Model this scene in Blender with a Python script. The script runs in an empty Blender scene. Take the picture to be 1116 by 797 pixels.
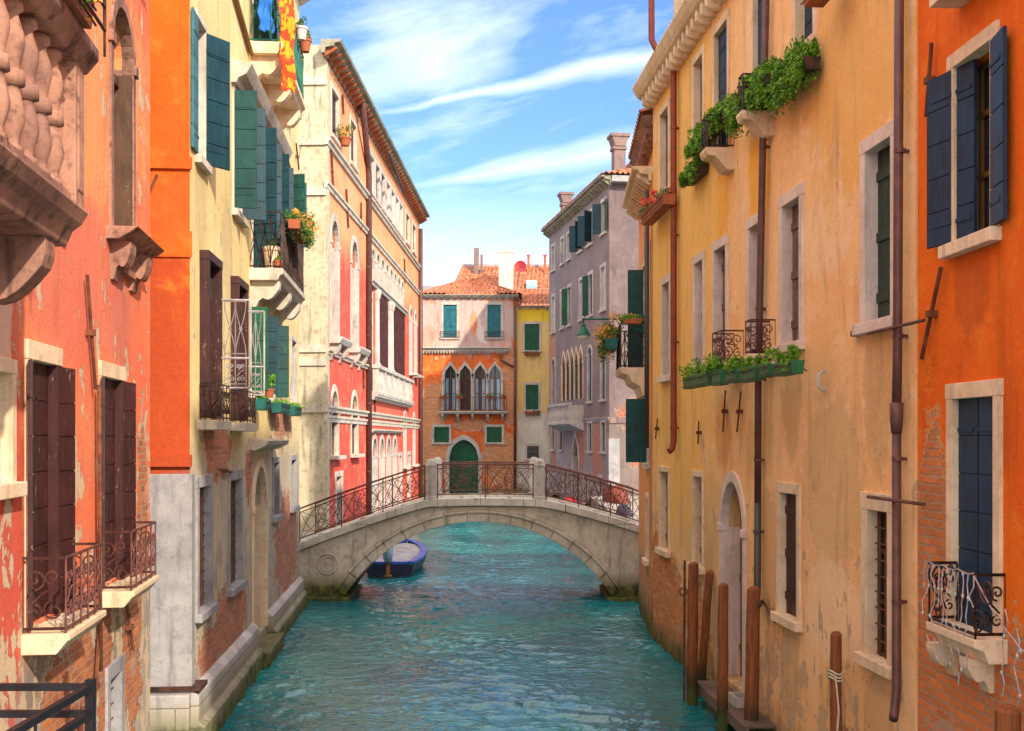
import bpy, bmesh, math, random
import numpy as np
from math import sin, cos, pi, radians, sqrt, hypot, atan2
R = random.Random(7)
C = bpy.context.scene.collection
SC = bpy.context.scene
# ------------------------------------------------------------------ camera
H, F = 4.2, 1200.0                       # eye height above the water, focal length for an 1116 px wide picture
cam = bpy.data.cameras.new("camera"); camo = bpy.data.objects.new("camera", cam); C.objects.link(camo)
camo.location = (0, 0, H); camo.rotation_euler = (pi/2, 0, 0)
cam.sensor_width = 36; cam.lens = 36*F/1116; cam.shift_y = 79.5/1116; cam.clip_end = 3000; cam.clip_start = .05
SC.camera = camo
# ------------------------------------------------------------------ light
SUN_EL, SUN_DIR = radians(31), (0.56, -0.828)     # direction towards the sun in plan
w = bpy.data.worlds.new("World"); SC.world = w; w.use_nodes = True
nt = w.node_tree; N = nt.nodes; L = nt.links; N.clear()
out = N.new('ShaderNodeOutputWorld'); bg = N.new('ShaderNodeBackground'); bg.inputs[1].default_value = .15
sky = N.new('ShaderNodeTexSky'); sky.sky_type = 'NISHITA'; sky.sun_disc = False
sky.sun_elevation = SUN_EL; sky.sun_rotation = atan2(SUN_DIR[0], SUN_DIR[1]); sky.ozone_density = 2.2; sky.dust_density = .5; sky.air_density = 1.0
def wm(op, a, b=None, c=None, cl=False):
    n = N.new('ShaderNodeMath'); n.operation = op; n.use_clamp = cl
    for i, x in enumerate((a, b, c)):
        if x is None: continue
        if isinstance(x, (int, float)): n.inputs[i].default_value = x
        else: L.new(x, n.inputs[i])
    return n.outputs[0]
tc = N.new('ShaderNodeTexCoord'); sp = N.new('ShaderNodeSeparateXYZ'); L.new(tc.outputs['Generated'], sp.inputs[0])
X, Y, Z = sp.outputs
ys = wm('MAXIMUM', wm('ABSOLUTE', Y), .08)
U = wm('DIVIDE', X, ys); V = wm('DIVIDE', wm('MAXIMUM', Z, 0), ys)
cb = N.new('ShaderNodeCombineXYZ')
# cirrus: stretched noise along a slanted wind direction
L.new(wm('ADD', wm('MULTIPLY', U, .95), wm('MULTIPLY', V, .3)), cb.inputs[0])
L.new(wm('MULTIPLY', wm('SUBTRACT', V, wm('MULTIPLY', U, .28)), 3.2), cb.inputs[1])
no = N.new('ShaderNodeTexNoise'); no.inputs['Scale'].default_value = 4.0; no.inputs['Detail'].default_value = 9; no.inputs['Roughness'].default_value = .6
no.inputs['Distortion'].default_value = .5
L.new(cb.outputs[0], no.inputs['Vector'])
wisp = N.new('ShaderNodeTexNoise'); wisp.inputs['Scale'].default_value = 14.0; wisp.inputs['Detail'].default_value = 8; L.new(cb.outputs[0], wisp.inputs['Vector'])
mass = wm('SUBTRACT', 1, wm('SQRT', wm('ADD', wm('POWER', wm('MULTIPLY', wm('ADD', U, .11), 5.), 2), wm('POWER', wm('MULTIPLY', wm('SUBTRACT', V, .385), 8.), 2))), cl=True)
cirrus = wm('MULTIPLY', wm('SUBTRACT', wm('ADD', wm('ADD', wm('MULTIPLY', no.outputs[0], .75), wm('MULTIPLY', wisp.outputs[0], .25)), wm('MULTIPLY', mass, .22)), .50), 3.0, cl=True)
# more cloud towards the horizon
lowc = wm('MULTIPLY', wm('SUBTRACT', .235, V), 9.5, cl=True)
def trail(u0, v0, slope, w0, w1, ulen):   # a contrail widening to the right
    d = wm('ABSOLUTE', wm('SUBTRACT', wm('SUBTRACT', V, v0), wm('ADD', wm('MULTIPLY', wm('SUBTRACT', U, u0), slope), wm('MULTIPLY', wm('SUBTRACT', wisp.outputs[0], .5), .018))))
    wd = wm('ADD', w0, wm('MULTIPLY', wm('MAXIMUM', wm('SUBTRACT', U, u0), 0), w1))
    t = wm('SUBTRACT', 1, wm('DIVIDE', d, wd), cl=True)
    on = wm('MULTIPLY', wm('SUBTRACT', U, u0-.02), 12, cl=True)
    tx = wm('ADD', .5, wm('MULTIPLY', wisp.outputs[0], 1.0))
    return wm('MULTIPLY', wm('MULTIPLY', wm('POWER', t, 1.1), on), tx)
t1 = trail(-.125, .295, .205, .003, .05, .3)
t2 = trail(-.10, .228, .175, .004, .09, .3)
hole = wm('MULTIPLY', wm('SUBTRACT', .42, V), 3, cl=True)
c1 = wm('MAXIMUM', wm('MULTIPLY', cirrus, .8), wm('MULTIPLY', t1, .62)); c1 = wm('MAXIMUM', c1, wm('MULTIPLY', t2, .55))
c1 = wm('MAXIMUM', c1, wm('MULTIPLY', lowc, wm('ADD', .12, wm('MULTIPLY', no.outputs[0], 1.1))), cl=True)
mx = N.new('ShaderNodeMix'); mx.data_type = 'RGBA'
L.new(c1, mx.inputs[0])
tint = N.new('ShaderNodeMix'); tint.data_type = 'RGBA'; tint.blend_type = 'MULTIPLY'; tint.inputs[0].default_value = 1
L.new(sky.outputs[0], tint.inputs[6]); tint.inputs[7].default_value = (.50, .63, 1.02, 1)
L.new(tint.outputs[2], mx.inputs[6]); mx.inputs[7].default_value = (5.2, 5.6, 6.1, 1)
# bright cloud added out of view, overhead and behind the camera, as fill light
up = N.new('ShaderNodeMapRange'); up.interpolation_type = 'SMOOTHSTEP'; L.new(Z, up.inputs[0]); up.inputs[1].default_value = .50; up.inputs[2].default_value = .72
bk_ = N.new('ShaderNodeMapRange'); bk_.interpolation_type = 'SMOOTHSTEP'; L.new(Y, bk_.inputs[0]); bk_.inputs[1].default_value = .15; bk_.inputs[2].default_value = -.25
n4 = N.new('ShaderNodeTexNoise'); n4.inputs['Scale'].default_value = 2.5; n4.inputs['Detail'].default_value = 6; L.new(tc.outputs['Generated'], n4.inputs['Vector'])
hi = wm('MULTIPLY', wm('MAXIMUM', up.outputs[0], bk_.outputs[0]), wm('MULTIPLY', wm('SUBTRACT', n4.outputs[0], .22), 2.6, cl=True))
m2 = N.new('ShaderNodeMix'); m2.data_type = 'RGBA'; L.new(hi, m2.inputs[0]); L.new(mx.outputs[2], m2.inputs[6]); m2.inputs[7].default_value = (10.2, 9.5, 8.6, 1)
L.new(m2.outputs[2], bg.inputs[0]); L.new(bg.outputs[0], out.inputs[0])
sl = bpy.data.lights.new("sun", 'SUN'); sl.energy = 3.0; sl.angle = radians(1.0); sl.color = (1, .89, .72)
slo = bpy.data.objects.new("sun", sl); C.objects.link(slo)
from mathutils import Vector
sv = Vector((SUN_DIR[0]*cos(SUN_EL), SUN_DIR[1]*cos(SUN_EL), sin(SUN_EL)))
slo.rotation_euler = (-sv).to_track_quat('-Z', 'Y').to_euler()
SC.view_settings.view_transform = 'Standard'; SC.view_settings.look = 'None'; SC.view_settings.gamma = 1
SC.view_settings.use_curve_mapping = False; SC.view_settings.exposure = 1.05
SC.render.engine = 'CYCLES'
SC.cycles.max_bounces = 8; SC.cycles.diffuse_bounces = 5; SC.cycles.glossy_bounces = 3

# ------------------------------------------------------------------ materials
class G:                                  # tiny node graph helper
    def __init__(s, name):
        s.m = bpy.data.materials.new(name); s.m.use_nodes = True; s.t = s.m.node_tree; s.N = s.t.nodes
        s.b = s.N['Principled BSDF']; s.tc = s.N.new('ShaderNodeTexCoord'); s.obj = s.tc.outputs['Object']
        s.sep = s.N.new('ShaderNodeSeparateXYZ'); s.t.links.new(s.obj, s.sep.inputs[0]); s.x, s.y, s.z = s.sep.outputs
    def lk(s, a, b):
        if isinstance(a, (int, float)): b.default_value = a
        elif isinstance(a, tuple): b.default_value = a if len(a) == 4 or len(b.default_value) == 3 else a+(1,)
        else: s.t.links.new(a, b)
    def m_(s, op, a, b=None, c=None, cl=False):
        n = s.N.new('ShaderNodeMath'); n.operation = op; n.use_clamp = cl
        for i, x in enumerate((a, b, c)):
            if x is not None: s.lk(x, n.inputs[i])
        return n.outputs[0]
    def vec(s, x, y, z=0.):
        n = s.N.new('ShaderNodeCombineXYZ'); s.lk(x, n.inputs[0]); s.lk(y, n.inputs[1]); s.lk(z, n.inputs[2]); return n.outputs[0]
    def noise(s, v, scale, det=4, rough=.55, dist=0.):
        n = s.N.new('ShaderNodeTexNoise'); s.lk(v, n.inputs['Vector']); n.inputs['Scale'].default_value = scale
        n.inputs['Detail'].default_value = det; n.inputs['Roughness'].default_value = rough; n.inputs['Distortion'].default_value = dist; return n.outputs[0]
    def sm(s, v, a, b):                   # smooth ramp a..b -> 0..1
        n = s.N.new('ShaderNodeMapRange'); n.interpolation_type = 'SMOOTHSTEP'; s.lk(v, n.inputs[0]); n.inputs[1].default_value = a; n.inputs[2].default_value = b; return n.outputs[0]
    def mix(s, f, a, b, mode='MIX'):
        n = s.N.new('ShaderNodeMix'); n.data_type = 'RGBA'; n.blend_type = mode; s.lk(f, n.inputs[0]); s.lk(a, n.inputs[6]); s.lk(b, n.inputs[7]); return n.outputs[2]
    def brick(s, v, c1, c2, mo, bw=.27, rh=.082, ms=.011, bias=0.):
        n = s.N.new('ShaderNodeTexBrick'); s.lk(v, n.inputs['Vector']); s.lk(c1, n.inputs['Color1']); s.lk(c2, n.inputs['Color2']); s.lk(mo, n.inputs['Mortar'])
        n.inputs['Scale'].default_value = 1; n.inputs['Mortar Size'].default_value = ms; n.inputs['Mortar Smooth'].default_value = .3
        n.inputs['Bias'].default_value = bias; n.inputs['Brick Width'].default_value = bw; n.inputs['Row Height'].default_value = rh; return n
    def bump(s, h, dist, strength=1., prev=None):
        n = s.N.new('ShaderNodeBump'); s.lk(h, n.inputs['Height']); n.inputs['Distance'].default_value = dist; n.inputs['Strength'].default_value = strength
        if prev: s.lk(prev, n.inputs['Normal'])
        return n.outputs[0]
    def fin(s, col, rough=.85, normal=None, spec=.3, metal=0.):
        s.lk(col, s.b.inputs['Base Color']); s.lk(rough, s.b.inputs['Roughness']); s.b.inputs['Specular IOR Level'].default_value = spec
        s.b.inputs['Metallic'].default_value = metal
        if normal: s.lk(normal, s.b.inputs['Normal'])
        return s.m

def plaster(name, c1, c2, c3=None, peel=None, peel_amt=0., blobs=(), brick_z=None, tide=(.25, .7), streak=.35, seed=0., split=None, rim=(.62, .5, .36), bk=((.62, .17, .06), (.30, .10, .055)), base_col=None, tidecol=(.05, .055, .02), tints=(), patchy=1.0, band=None):
    """weathered lime plaster in wall metres (u, z); blobs: (u, z, ru, rz) where the plaster has fallen off the brick;
    stains: (u, z, ru, rz, colour, strength) areas of another colour, damp and rain stains among them; split: (z, colour) another colour below a height"""
    g = G(name); u = g.m_('ADD', g.x, g.y); z = g.z
    P = g.vec(u, z, seed)
    n1 = g.noise(P, .55, 8, .62); n2 = g.noise(P, 2.3, 8, .66, .4); n3 = g.noise(P, 18, 5, .6); n5 = g.noise(P, 6.5, 6, .65, .6)
    ns = g.noise(g.vec(g.m_('MULTIPLY', u, 3.6), g.m_('MULTIPLY', z, .55), seed), 1, 8, .62, .8)
    ns2 = g.noise(g.vec(g.m_('MULTIPLY', u, 9), g.m_('MULTIPLY', z, 1.3), seed+3), 1, 7, .65, .8)
    col = g.mix(g.sm(n1, .36, .64), c1, c2)
    if split:
        edge = g.sm(g.m_('ADD', z, g.m_('MULTIPLY', g.m_('SUBTRACT', n2, .5), .9)), split[0]-.25*split[2], split[0]+.25*split[2])
        col = g.mix(edge, g.mix(g.sm(n1, .38, .62), split[1], tuple(v*.78 for v in split[1])), col)
    if c3: col = g.mix(g.m_('MULTIPLY', g.sm(n2, .5, .72), .75*patchy), col, c3)
    for (bu, bz, ru, rz, sc, st) in tints:
        d = g.m_('SQRT', g.m_('ADD', g.m_('POWER', g.m_('DIVIDE', g.m_('ABSOLUTE', g.m_('SUBTRACT', u, bu)), ru), 2.), g.m_('POWER', g.m_('DIVIDE', g.m_('ABSOLUTE', g.m_('SUBTRACT', z, bz)), rz), 2.)))
        d = g.m_('ADD', d, g.m_('ADD', g.m_('MULTIPLY', g.m_('SUBTRACT', n2, .5), 1.3), g.m_('MULTIPLY', g.m_('SUBTRACT', ns, .5), .9)))
        col = g.mix(g.m_('MULTIPLY', g.sm(d, 1.12, .8), st), col, sc)
    col = g.mix(g.m_('MULTIPLY', g.sm(ns, .5, .72), streak), col, tuple(v*.42 for v in c1))
    col = g.mix(g.m_('MULTIPLY', g.sm(ns2, .55, .75), streak*.45), col, tuple(min(1, v*1.25+.06) for v in c1))
    col = g.mix(g.m_('MULTIPLY', g.sm(n5, .56, .68), .30*patchy), col, tuple(v*.6 for v in c2))
    col = g.mix(.5, col, g.mix(g.m_('ADD', g.m_('MULTIPLY', n3, .6), g.m_('MULTIPLY', n5, .4)), (.22, .22, .22), (.80, .80, .80)), 'OVERLAY')
    if band: # damp band above the canal, slightly greyer / darker paint
        col = g.mix(g.m_('MULTIPLY', g.sm(g.m_('ADD', z, g.m_('MULTIPLY', n1, 2.2)), band[0]+1.6, band[0]+.8), band[2]), col, band[1])
    hgt = g.m_('ADD', g.m_('MULTIPLY', n3, .25), g.m_('MULTIPLY', n2, .75))
    # cracks & chips
    vor = g.N.new('ShaderNodeTexVoronoi'); vor.feature = 'DISTANCE_TO_EDGE'; vor.inputs['Scale'].default_value = .8
    wp = g.N.new('ShaderNodeVectorMath'); wp.operation = 'ADD'; g.lk(P, wp.inputs[0])
    nv = g.N.new('ShaderNodeTexNoise'); nv.inputs['Scale'].default_value = 2.2; nv.inputs['Detail'].default_value = 7; g.lk(P, nv.inputs['Vector'])
    vs = g.N.new('ShaderNodeVectorMath'); vs.operation = 'SCALE'; vs.inputs['Scale'].default_value = .9; g.lk(nv.outputs['Color'], vs.inputs[0]); g.lk(vs.outputs[0], wp.inputs[1])
    g.lk(wp.outputs[0], vor.inputs['Vector'])
    crack = g.m_('MULTIPLY', g.sm(vor.outputs['Distance'], .006, .0), g.sm(n1, .54, .62))
    col = g.mix(g.m_('MULTIPLY', crack, .6), col, tuple(v*.3 for v in c1))
    v2 = g.N.new('ShaderNodeTexVoronoi'); v2.inputs['Scale'].default_value = 5.5; g.lk(g.vec(u, g.m_('MULTIPLY', z, .6), seed), v2.inputs['Vector'])
    pit = g.m_('MULTIPLY', g.sm(v2.outputs['Distance'], .13, .07), g.m_('MULTIPLY', g.sm(n1, .45, .58), g.sm(z, 5.5, 3.)))
    col = g.mix(g.m_('MULTIPLY', pit, .75), col, tuple(v*.35 for v in c1)); hgt = g.m_('SUBTRACT', hgt, g.m_('MULTIPLY', pit, .4))
    if peel:
        pm = g.m_('ADD', g.m_('MULTIPLY', n2, .65), g.m_('MULTIPLY', ns, .35)); lowb = g.m_('MULTIPLY', g.sm(z, 5.5, 0.), .10)
        pmk = g.sm(g.m_('ADD', pm, lowb), .72-peel_amt, .735-peel_amt)
        col = g.mix(pmk, col, g.mix(n3, tuple(v*.75 for v in peel), peel)); hgt = g.m_('SUBTRACT', hgt, g.m_('MULTIPLY', pmk, .35))
    # brick
    m = None
    nd = g.m_('ADD', g.m_('MULTIPLY', g.m_('SUBTRACT', n2, .5), 2.0), g.m_('MULTIPLY', g.m_('SUBTRACT', n5, .5), .9))
    for (bu, bz, ru, rz) in blobs:
        d = g.m_('SQRT', g.m_('ADD', g.m_('POWER', g.m_('DIVIDE', g.m_('ABSOLUTE', g.m_('SUBTRACT', u, bu)), ru), 2.), g.m_('POWER', g.m_('DIVIDE', g.m_('ABSOLUTE', g.m_('SUBTRACT', z, bz)), rz), 2.)))
        k = g.m_('SUBTRACT', 1., g.m_('ADD', d, nd)); m = k if m is None else g.m_('MAXIMUM', m, k)
    if brick_z is not None:
        k = g.m_('SUBTRACT', brick_z, g.m_('ADD', z, g.m_('MULTIPLY', nd, .75))); m = k if m is None else g.m_('MAXIMUM', m, k)
    if m is not None:
        bm_ = g.sm(m, .0, .03); rm = g.sm(m, -.10, -.05)
        bv = g.vec(g.m_('ADD', u, g.m_('MULTIPLY', g.m_('SUBTRACT', n5, .5), .08)), g.m_('ADD', z, g.m_('MULTIPLY', g.m_('SUBTRACT', n5, .5), .055)), 0.)
        b = g.brick(bv, bk[0], bk[1], (.40, .27, .17))
        bc = g.mix(g.m_('MULTIPLY', g.sm(n5, .45, .65), .6), b.outputs[0], g.mix(n3, (.62, .24, .10), (.33, .13, .07)))
        bc = g.mix(g.m_('MULTIPLY', g.sm(n2, .52, .66), .55), bc, (.42, .33, .25))
        col = g.mix(rm, col, g.mix(n3, tuple(v*.7 for v in rim), rim)); col = g.mix(bm_, col, bc)
        hb = g.m_('ADD', g.m_('MULTIPLY', b.outputs[1], -.5), g.m_('MULTIPLY', n3, .35))
        hgt = g.m_('SUBTRACT', g.m_('ADD', hgt, g.m_('MULTIPLY', bm_, hb)), g.m_('MULTIPLY', bm_, 1.1))
    if tide:
        tz = g.m_('ADD', z, g.m_('MULTIPLY', g.m_('SUBTRACT', n2, .5), 1.1))
        col = g.mix(g.m_('MULTIPLY', g.sm(tz, tide[1]+.35, tide[1]-.1), .65), col, (.17, .14, .06))
        col = g.mix(g.m_('MULTIPLY', g.sm(tz, tide[1], tide[0]), .92), col, g.mix(g.sm(n5, .4, .6), tidecol, (.10, .12, .012)))
    nr = g.bump(hgt, .03, .8)
    return g.fin(col, .88, nr, .2)

def stone(name, c, c2, joints=None, tide=None, stain=.5, scale=1., bd=.012):
    g = G(name); n1 = g.noise(g.obj, 1.3*scale, 7, .65); n2 = g.noise(g.obj, 6*scale, 8, .7, .0); n3 = g.noise(g.obj, 45, 3, .6)
    ns = g.noise(g.vec(g.m_('MULTIPLY', g.x, 7.), g.m_('MULTIPLY', g.y, 7.), g.m_('MULTIPLY', g.z, .8)), 1, 6, .6)
    col = g.mix(g.sm(n1, .35, .65), c, c2)
    col = g.mix(g.m_('MULTIPLY', g.sm(ns, .52, .72), stain), col, tuple(v*.35 for v in c2))
    col = g.mix(g.m_('MULTIPLY', g.sm(n2, .48, .72), stain*.9), col, tuple(v*.36 for v in c2)); col = g.mix(.4, col, g.mix(n3, (.25, .25, .25), (.78, .78, .78)), 'OVERLAY')
    h = g.m_('ADD', g.m_('MULTIPLY', n2, .7), g.m_('MULTIPLY', n3, .3))
    if joints:
        b = g.brick(g.vec(g.m_('ADD', g.x, g.y), g.m_('ADD', g.z, g.m_('MULTIPLY', n1, .03)), 0.), (1, 1, 1), (.78, .77, .78), (.36, .31, .26), joints[0], joints[1], .008)
        col = g.mix(1., col, b.outputs[0], 'MULTIPLY'); h = g.m_('SUBTRACT', h, b.outputs[1])
    if tide:
        tz = g.m_('ADD', g.z, g.m_('MULTIPLY', g.m_('SUBTRACT', n1, .5), .55)); tz = g.m_('ADD', tz, g.m_('MULTIPLY', g.m_('SUBTRACT', n2, .5), .3))
        col = g.mix(g.m_('MULTIPLY', g.sm(tz, tide[1]+.25, tide[1]-.05), .6), col, (.22, .17, .07))
        col = g.mix(g.m_('MULTIPLY', g.sm(tz, tide[1], tide[0]), .95), col, g.mix(g.sm(n2, .42, .6), (.035, .04, .012), (.11, .13, .012)))
    nr = g.bump(h, bd, .8)
    return g.fin(col, .8, nr, .25)

def paint(name, c, wear=.3, rough=.55, wearcol=(.32, .26, .18)):
    g = G(name); n1 = g.noise(g.obj, 2.5, 6, .6)
    v = g.vec(g.m_('MULTIPLY', g.x, 9.), g.m_('MULTIPLY', g.y, 9.), g.m_('MULTIPLY', g.z, 1.3)); n2 = g.noise(v, 2.2, 7, .68, .4); n3 = g.noise(g.obj, 30, 4, .6)
    col = g.mix(g.sm(n1, .35, .65), c, tuple(x*.6 for x in c)); col = g.mix(g.m_('MULTIPLY', g.sm(n2, .46, .62), .35), col, tuple(min(1, x*1.5+.004) for x in c))
    col = g.mix(g.sm(g.m_('ADD', g.m_('MULTIPLY', n2, .6), g.m_('MULTIPLY', n3, .4)), .70-wear*.3, .74-wear*.3), col, wearcol)
    return g.fin(col, rough, g.bump(g.m_('ADD', n2, g.m_('MULTIPLY', n3, .5)), .004, .7), .35)

def metal(name, c, c2=None, rough=.6):
    g = G(name); n = g.noise(g.obj, 6, 5, .6); n3 = g.noise(g.obj, 40, 3)
    col = g.mix(g.sm(n, .42, .62), c, c2 or tuple(x*1.6 for x in c))
    return g.fin(col, rough, g.bump(n3, .002, .6), .4, .25)

def glass(name, c=(.03, .045, .06)):
    g = G(name); n = g.noise(g.obj, 1.5, 3); return g.fin(g.mix(n, c, tuple(x*.4 for x in c)), .07, g.bump(n, .01, .3), .6)

def leafm(name, c1, c2):
    g = G(name); n = g.noise(g.obj, 9, 4, .6); n2 = g.noise(g.obj, 45, 2, .6)
    col = g.mix(g.sm(n, .35, .65), c1, c2); col = g.mix(g.m_('MULTIPLY', g.sm(n2, .5, .7), .6), col, tuple(min(1, x*1.8) for x in c2))
    g.b.inputs['Subsurface Weight'].default_value = 0
    return g.fin(col, .6, None, .25)

def roofm(name):
    g = G(name); oi = g.noise(g.vec(g.m_('MULTIPLY', g.x, 5.), g.m_('MULTIPLY', g.y, 3.), g.m_('MULTIPLY', g.z, 5.)), 1.3, 2, .6); n = g.noise(g.obj, .8, 6); n3 = g.noise(g.obj, 14, 4)
    col = g.mix(g.sm(oi, .35, .65), (.20, .05, .028), (.55, .20, .10)); col = g.mix(g.m_('MULTIPLY', g.sm(n, .5, .65), .6), col, (.24, .14, .09)); col = g.mix(g.m_('MULTIPLY', g.sm(n3, .55, .68), .5), col, (.6, .42, .26))
    return g.fin(col, .85, g.bump(n3, .01, .6), .2)

M = {}
M['stone'] = stone('istrian_stone', (.62, .55, .46), (.48, .41, .33))
M['stone_warm'] = stone('warm_stone', (.80, .60, .42), (.66, .46, .29), stain=.4)
M['stone_pink'] = stone('pink_stone', (.74, .58, .50), (.60, .45, .38), stain=.35)
M['stone_grey'] = stone('grey_stone', (.36, .34, .34), (.25, .24, .25), None, (.1, .35))
M['stone_old'] = stone('sooty_stone', (.42, .21, .14), (.22, .11, .085), stain=1., scale=1.2, bd=.004)
M['stone_white'] = stone('white_stone', (.54, .49, .44), (.42, .37, .33), stain=.5)
M['bridge'] = stone('bridge_stone', (.66, .59, .49), (.50, .43, .34), None, (.25, .55), .6)
M['bridge_top'] = stone('coping_stone', (.74, .69, .61), (.6, .55, .47), (1.1, 2.), None, .4)
M['plinth'] = stone('plinth_blocks', (.58, .54, .51), (.43, .39, .37), (.7, .3), (.12, .48), .5)
M['cream_quoin'] = stone('cream_ashlar', (.56, .48, .34), (.47, .40, .28), None, None, .8)
M['blue'] = paint('navy_blue_paint', (.006, .032, .075), .18, wearcol=(.06, .10, .14))
M['bluelt'] = paint('light_blue_paint', (.05, .17, .20), .2)
M['teal'] = paint('teal_paint', (.002, .055, .052), .3, wearcol=(.07, .13, .05))
M['tealblue'] = paint('petrol_blue_paint', (.002, .042, .062), .22, wearcol=(.05, .10, .12))
M['endblue'] = paint('faded_petrol_paint', (.005, .13, .17), .15, wearcol=(.1, .2, .2))
M['green'] = paint('green_paint', (.002, .085, .035), .22, wearcol=(.12, .16, .06))
M['dkgreen'] = paint('dark_green_paint', (.018, .045, .035), .2)
M['maroon'] = paint('maroon_paint', (.050, .011, .010), .36, wearcol=(.26, .14, .12))
M['brown'] = paint('brown_wood', (.10, .045, .022), .3)
M['greywood'] = paint('grey_wood', (.16, .10, .075), .4)
M['ochre'] = paint('ochre_wood', (.25, .12, .03), .3)
M['pole'] = paint('mooring_pole_wood', (.21, .075, .03), .3, .85, (.07, .04, .025))
M['white'] = paint('white_paint', (.6, .58, .56), .2)
M['lilac'] = paint('lilac_white_iron', (.50, .42, .42), .2)
M['chimney'] = stone('dark_chimney_render', (.24, .15, .13), (.17, .12, .12), stain=.6)
M['cornice'] = stone('mossy_cornice_stone', (.34, .31, .23), (.22, .21, .15), stain=.8)
M['iron'] = metal('dark_iron', (.025, .018, .018), (.09, .035, .02))
M['iron_red'] = metal('rusty_red_iron', (.10, .035, .03), (.17, .06, .045))
M['iron_green'] = metal('green_iron', (.01, .10, .07), (.02, .16, .11))
M['pipe_red'] = metal('red_brown_pipe', (.26, .05, .02), (.19, .04, .02), .5)
M['pipe_brown'] = metal('brown_pipe', (.10, .045, .04), (.14, .06, .05), .5)
M['copper'] = metal('oxidised_pipe', (.06, .07, .06), (.10, .05, .04), .5)
M['iron_dark'] = metal('painted_dark_iron', (.012, .013, .018), (.018, .02, .028), .4)
M['rust'] = metal('rust', (.11, .035, .02), (.20, .07, .03), .85)
M['glass'] = glass('window_glass'); M['glassg'] = glass('green_glass', (.03, .12, .10)); M['glassb'] = glass('blue_curtain_glass', (.30, .48, .68))
M['dark'] = glass('dark_interior', (.012, .009, .008))
M['roof'] = roofm('roof_tiles')
M['leaf'] = leafm('leaf_green', (.025, .10, .008), (.15, .32, .012)); M['leafdk'] = leafm('leaf_dark_green', (.02, .07, .015), (.08, .16, .02)); M['leafdry'] = leafm('dry_stems', (.11, .045, .03), (.19, .09, .04))
M['flo'] = leafm('orange_flowers', (.75, .16, .02), (.80, .35, .05)); M['flr'] = leafm('red_flowers', (.55, .03, .03), (.7, .08, .05)); M['fly'] = leafm('yellow_flowers', (.7, .40, .03), (.72, .22, .04))
M['terra'] = stone('terracotta', (.42, .12, .05), (.32, .09, .045), stain=.3)
M['boxgreen'] = paint('green_plastic_box', (.02, .13, .05), .08)
M['tealpot'] = paint('teal_pot', (.005, .11, .09), .1)
M['rope'] = stone('rope', (.6, .48, .33), (.5, .38, .25), stain=.2)

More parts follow.
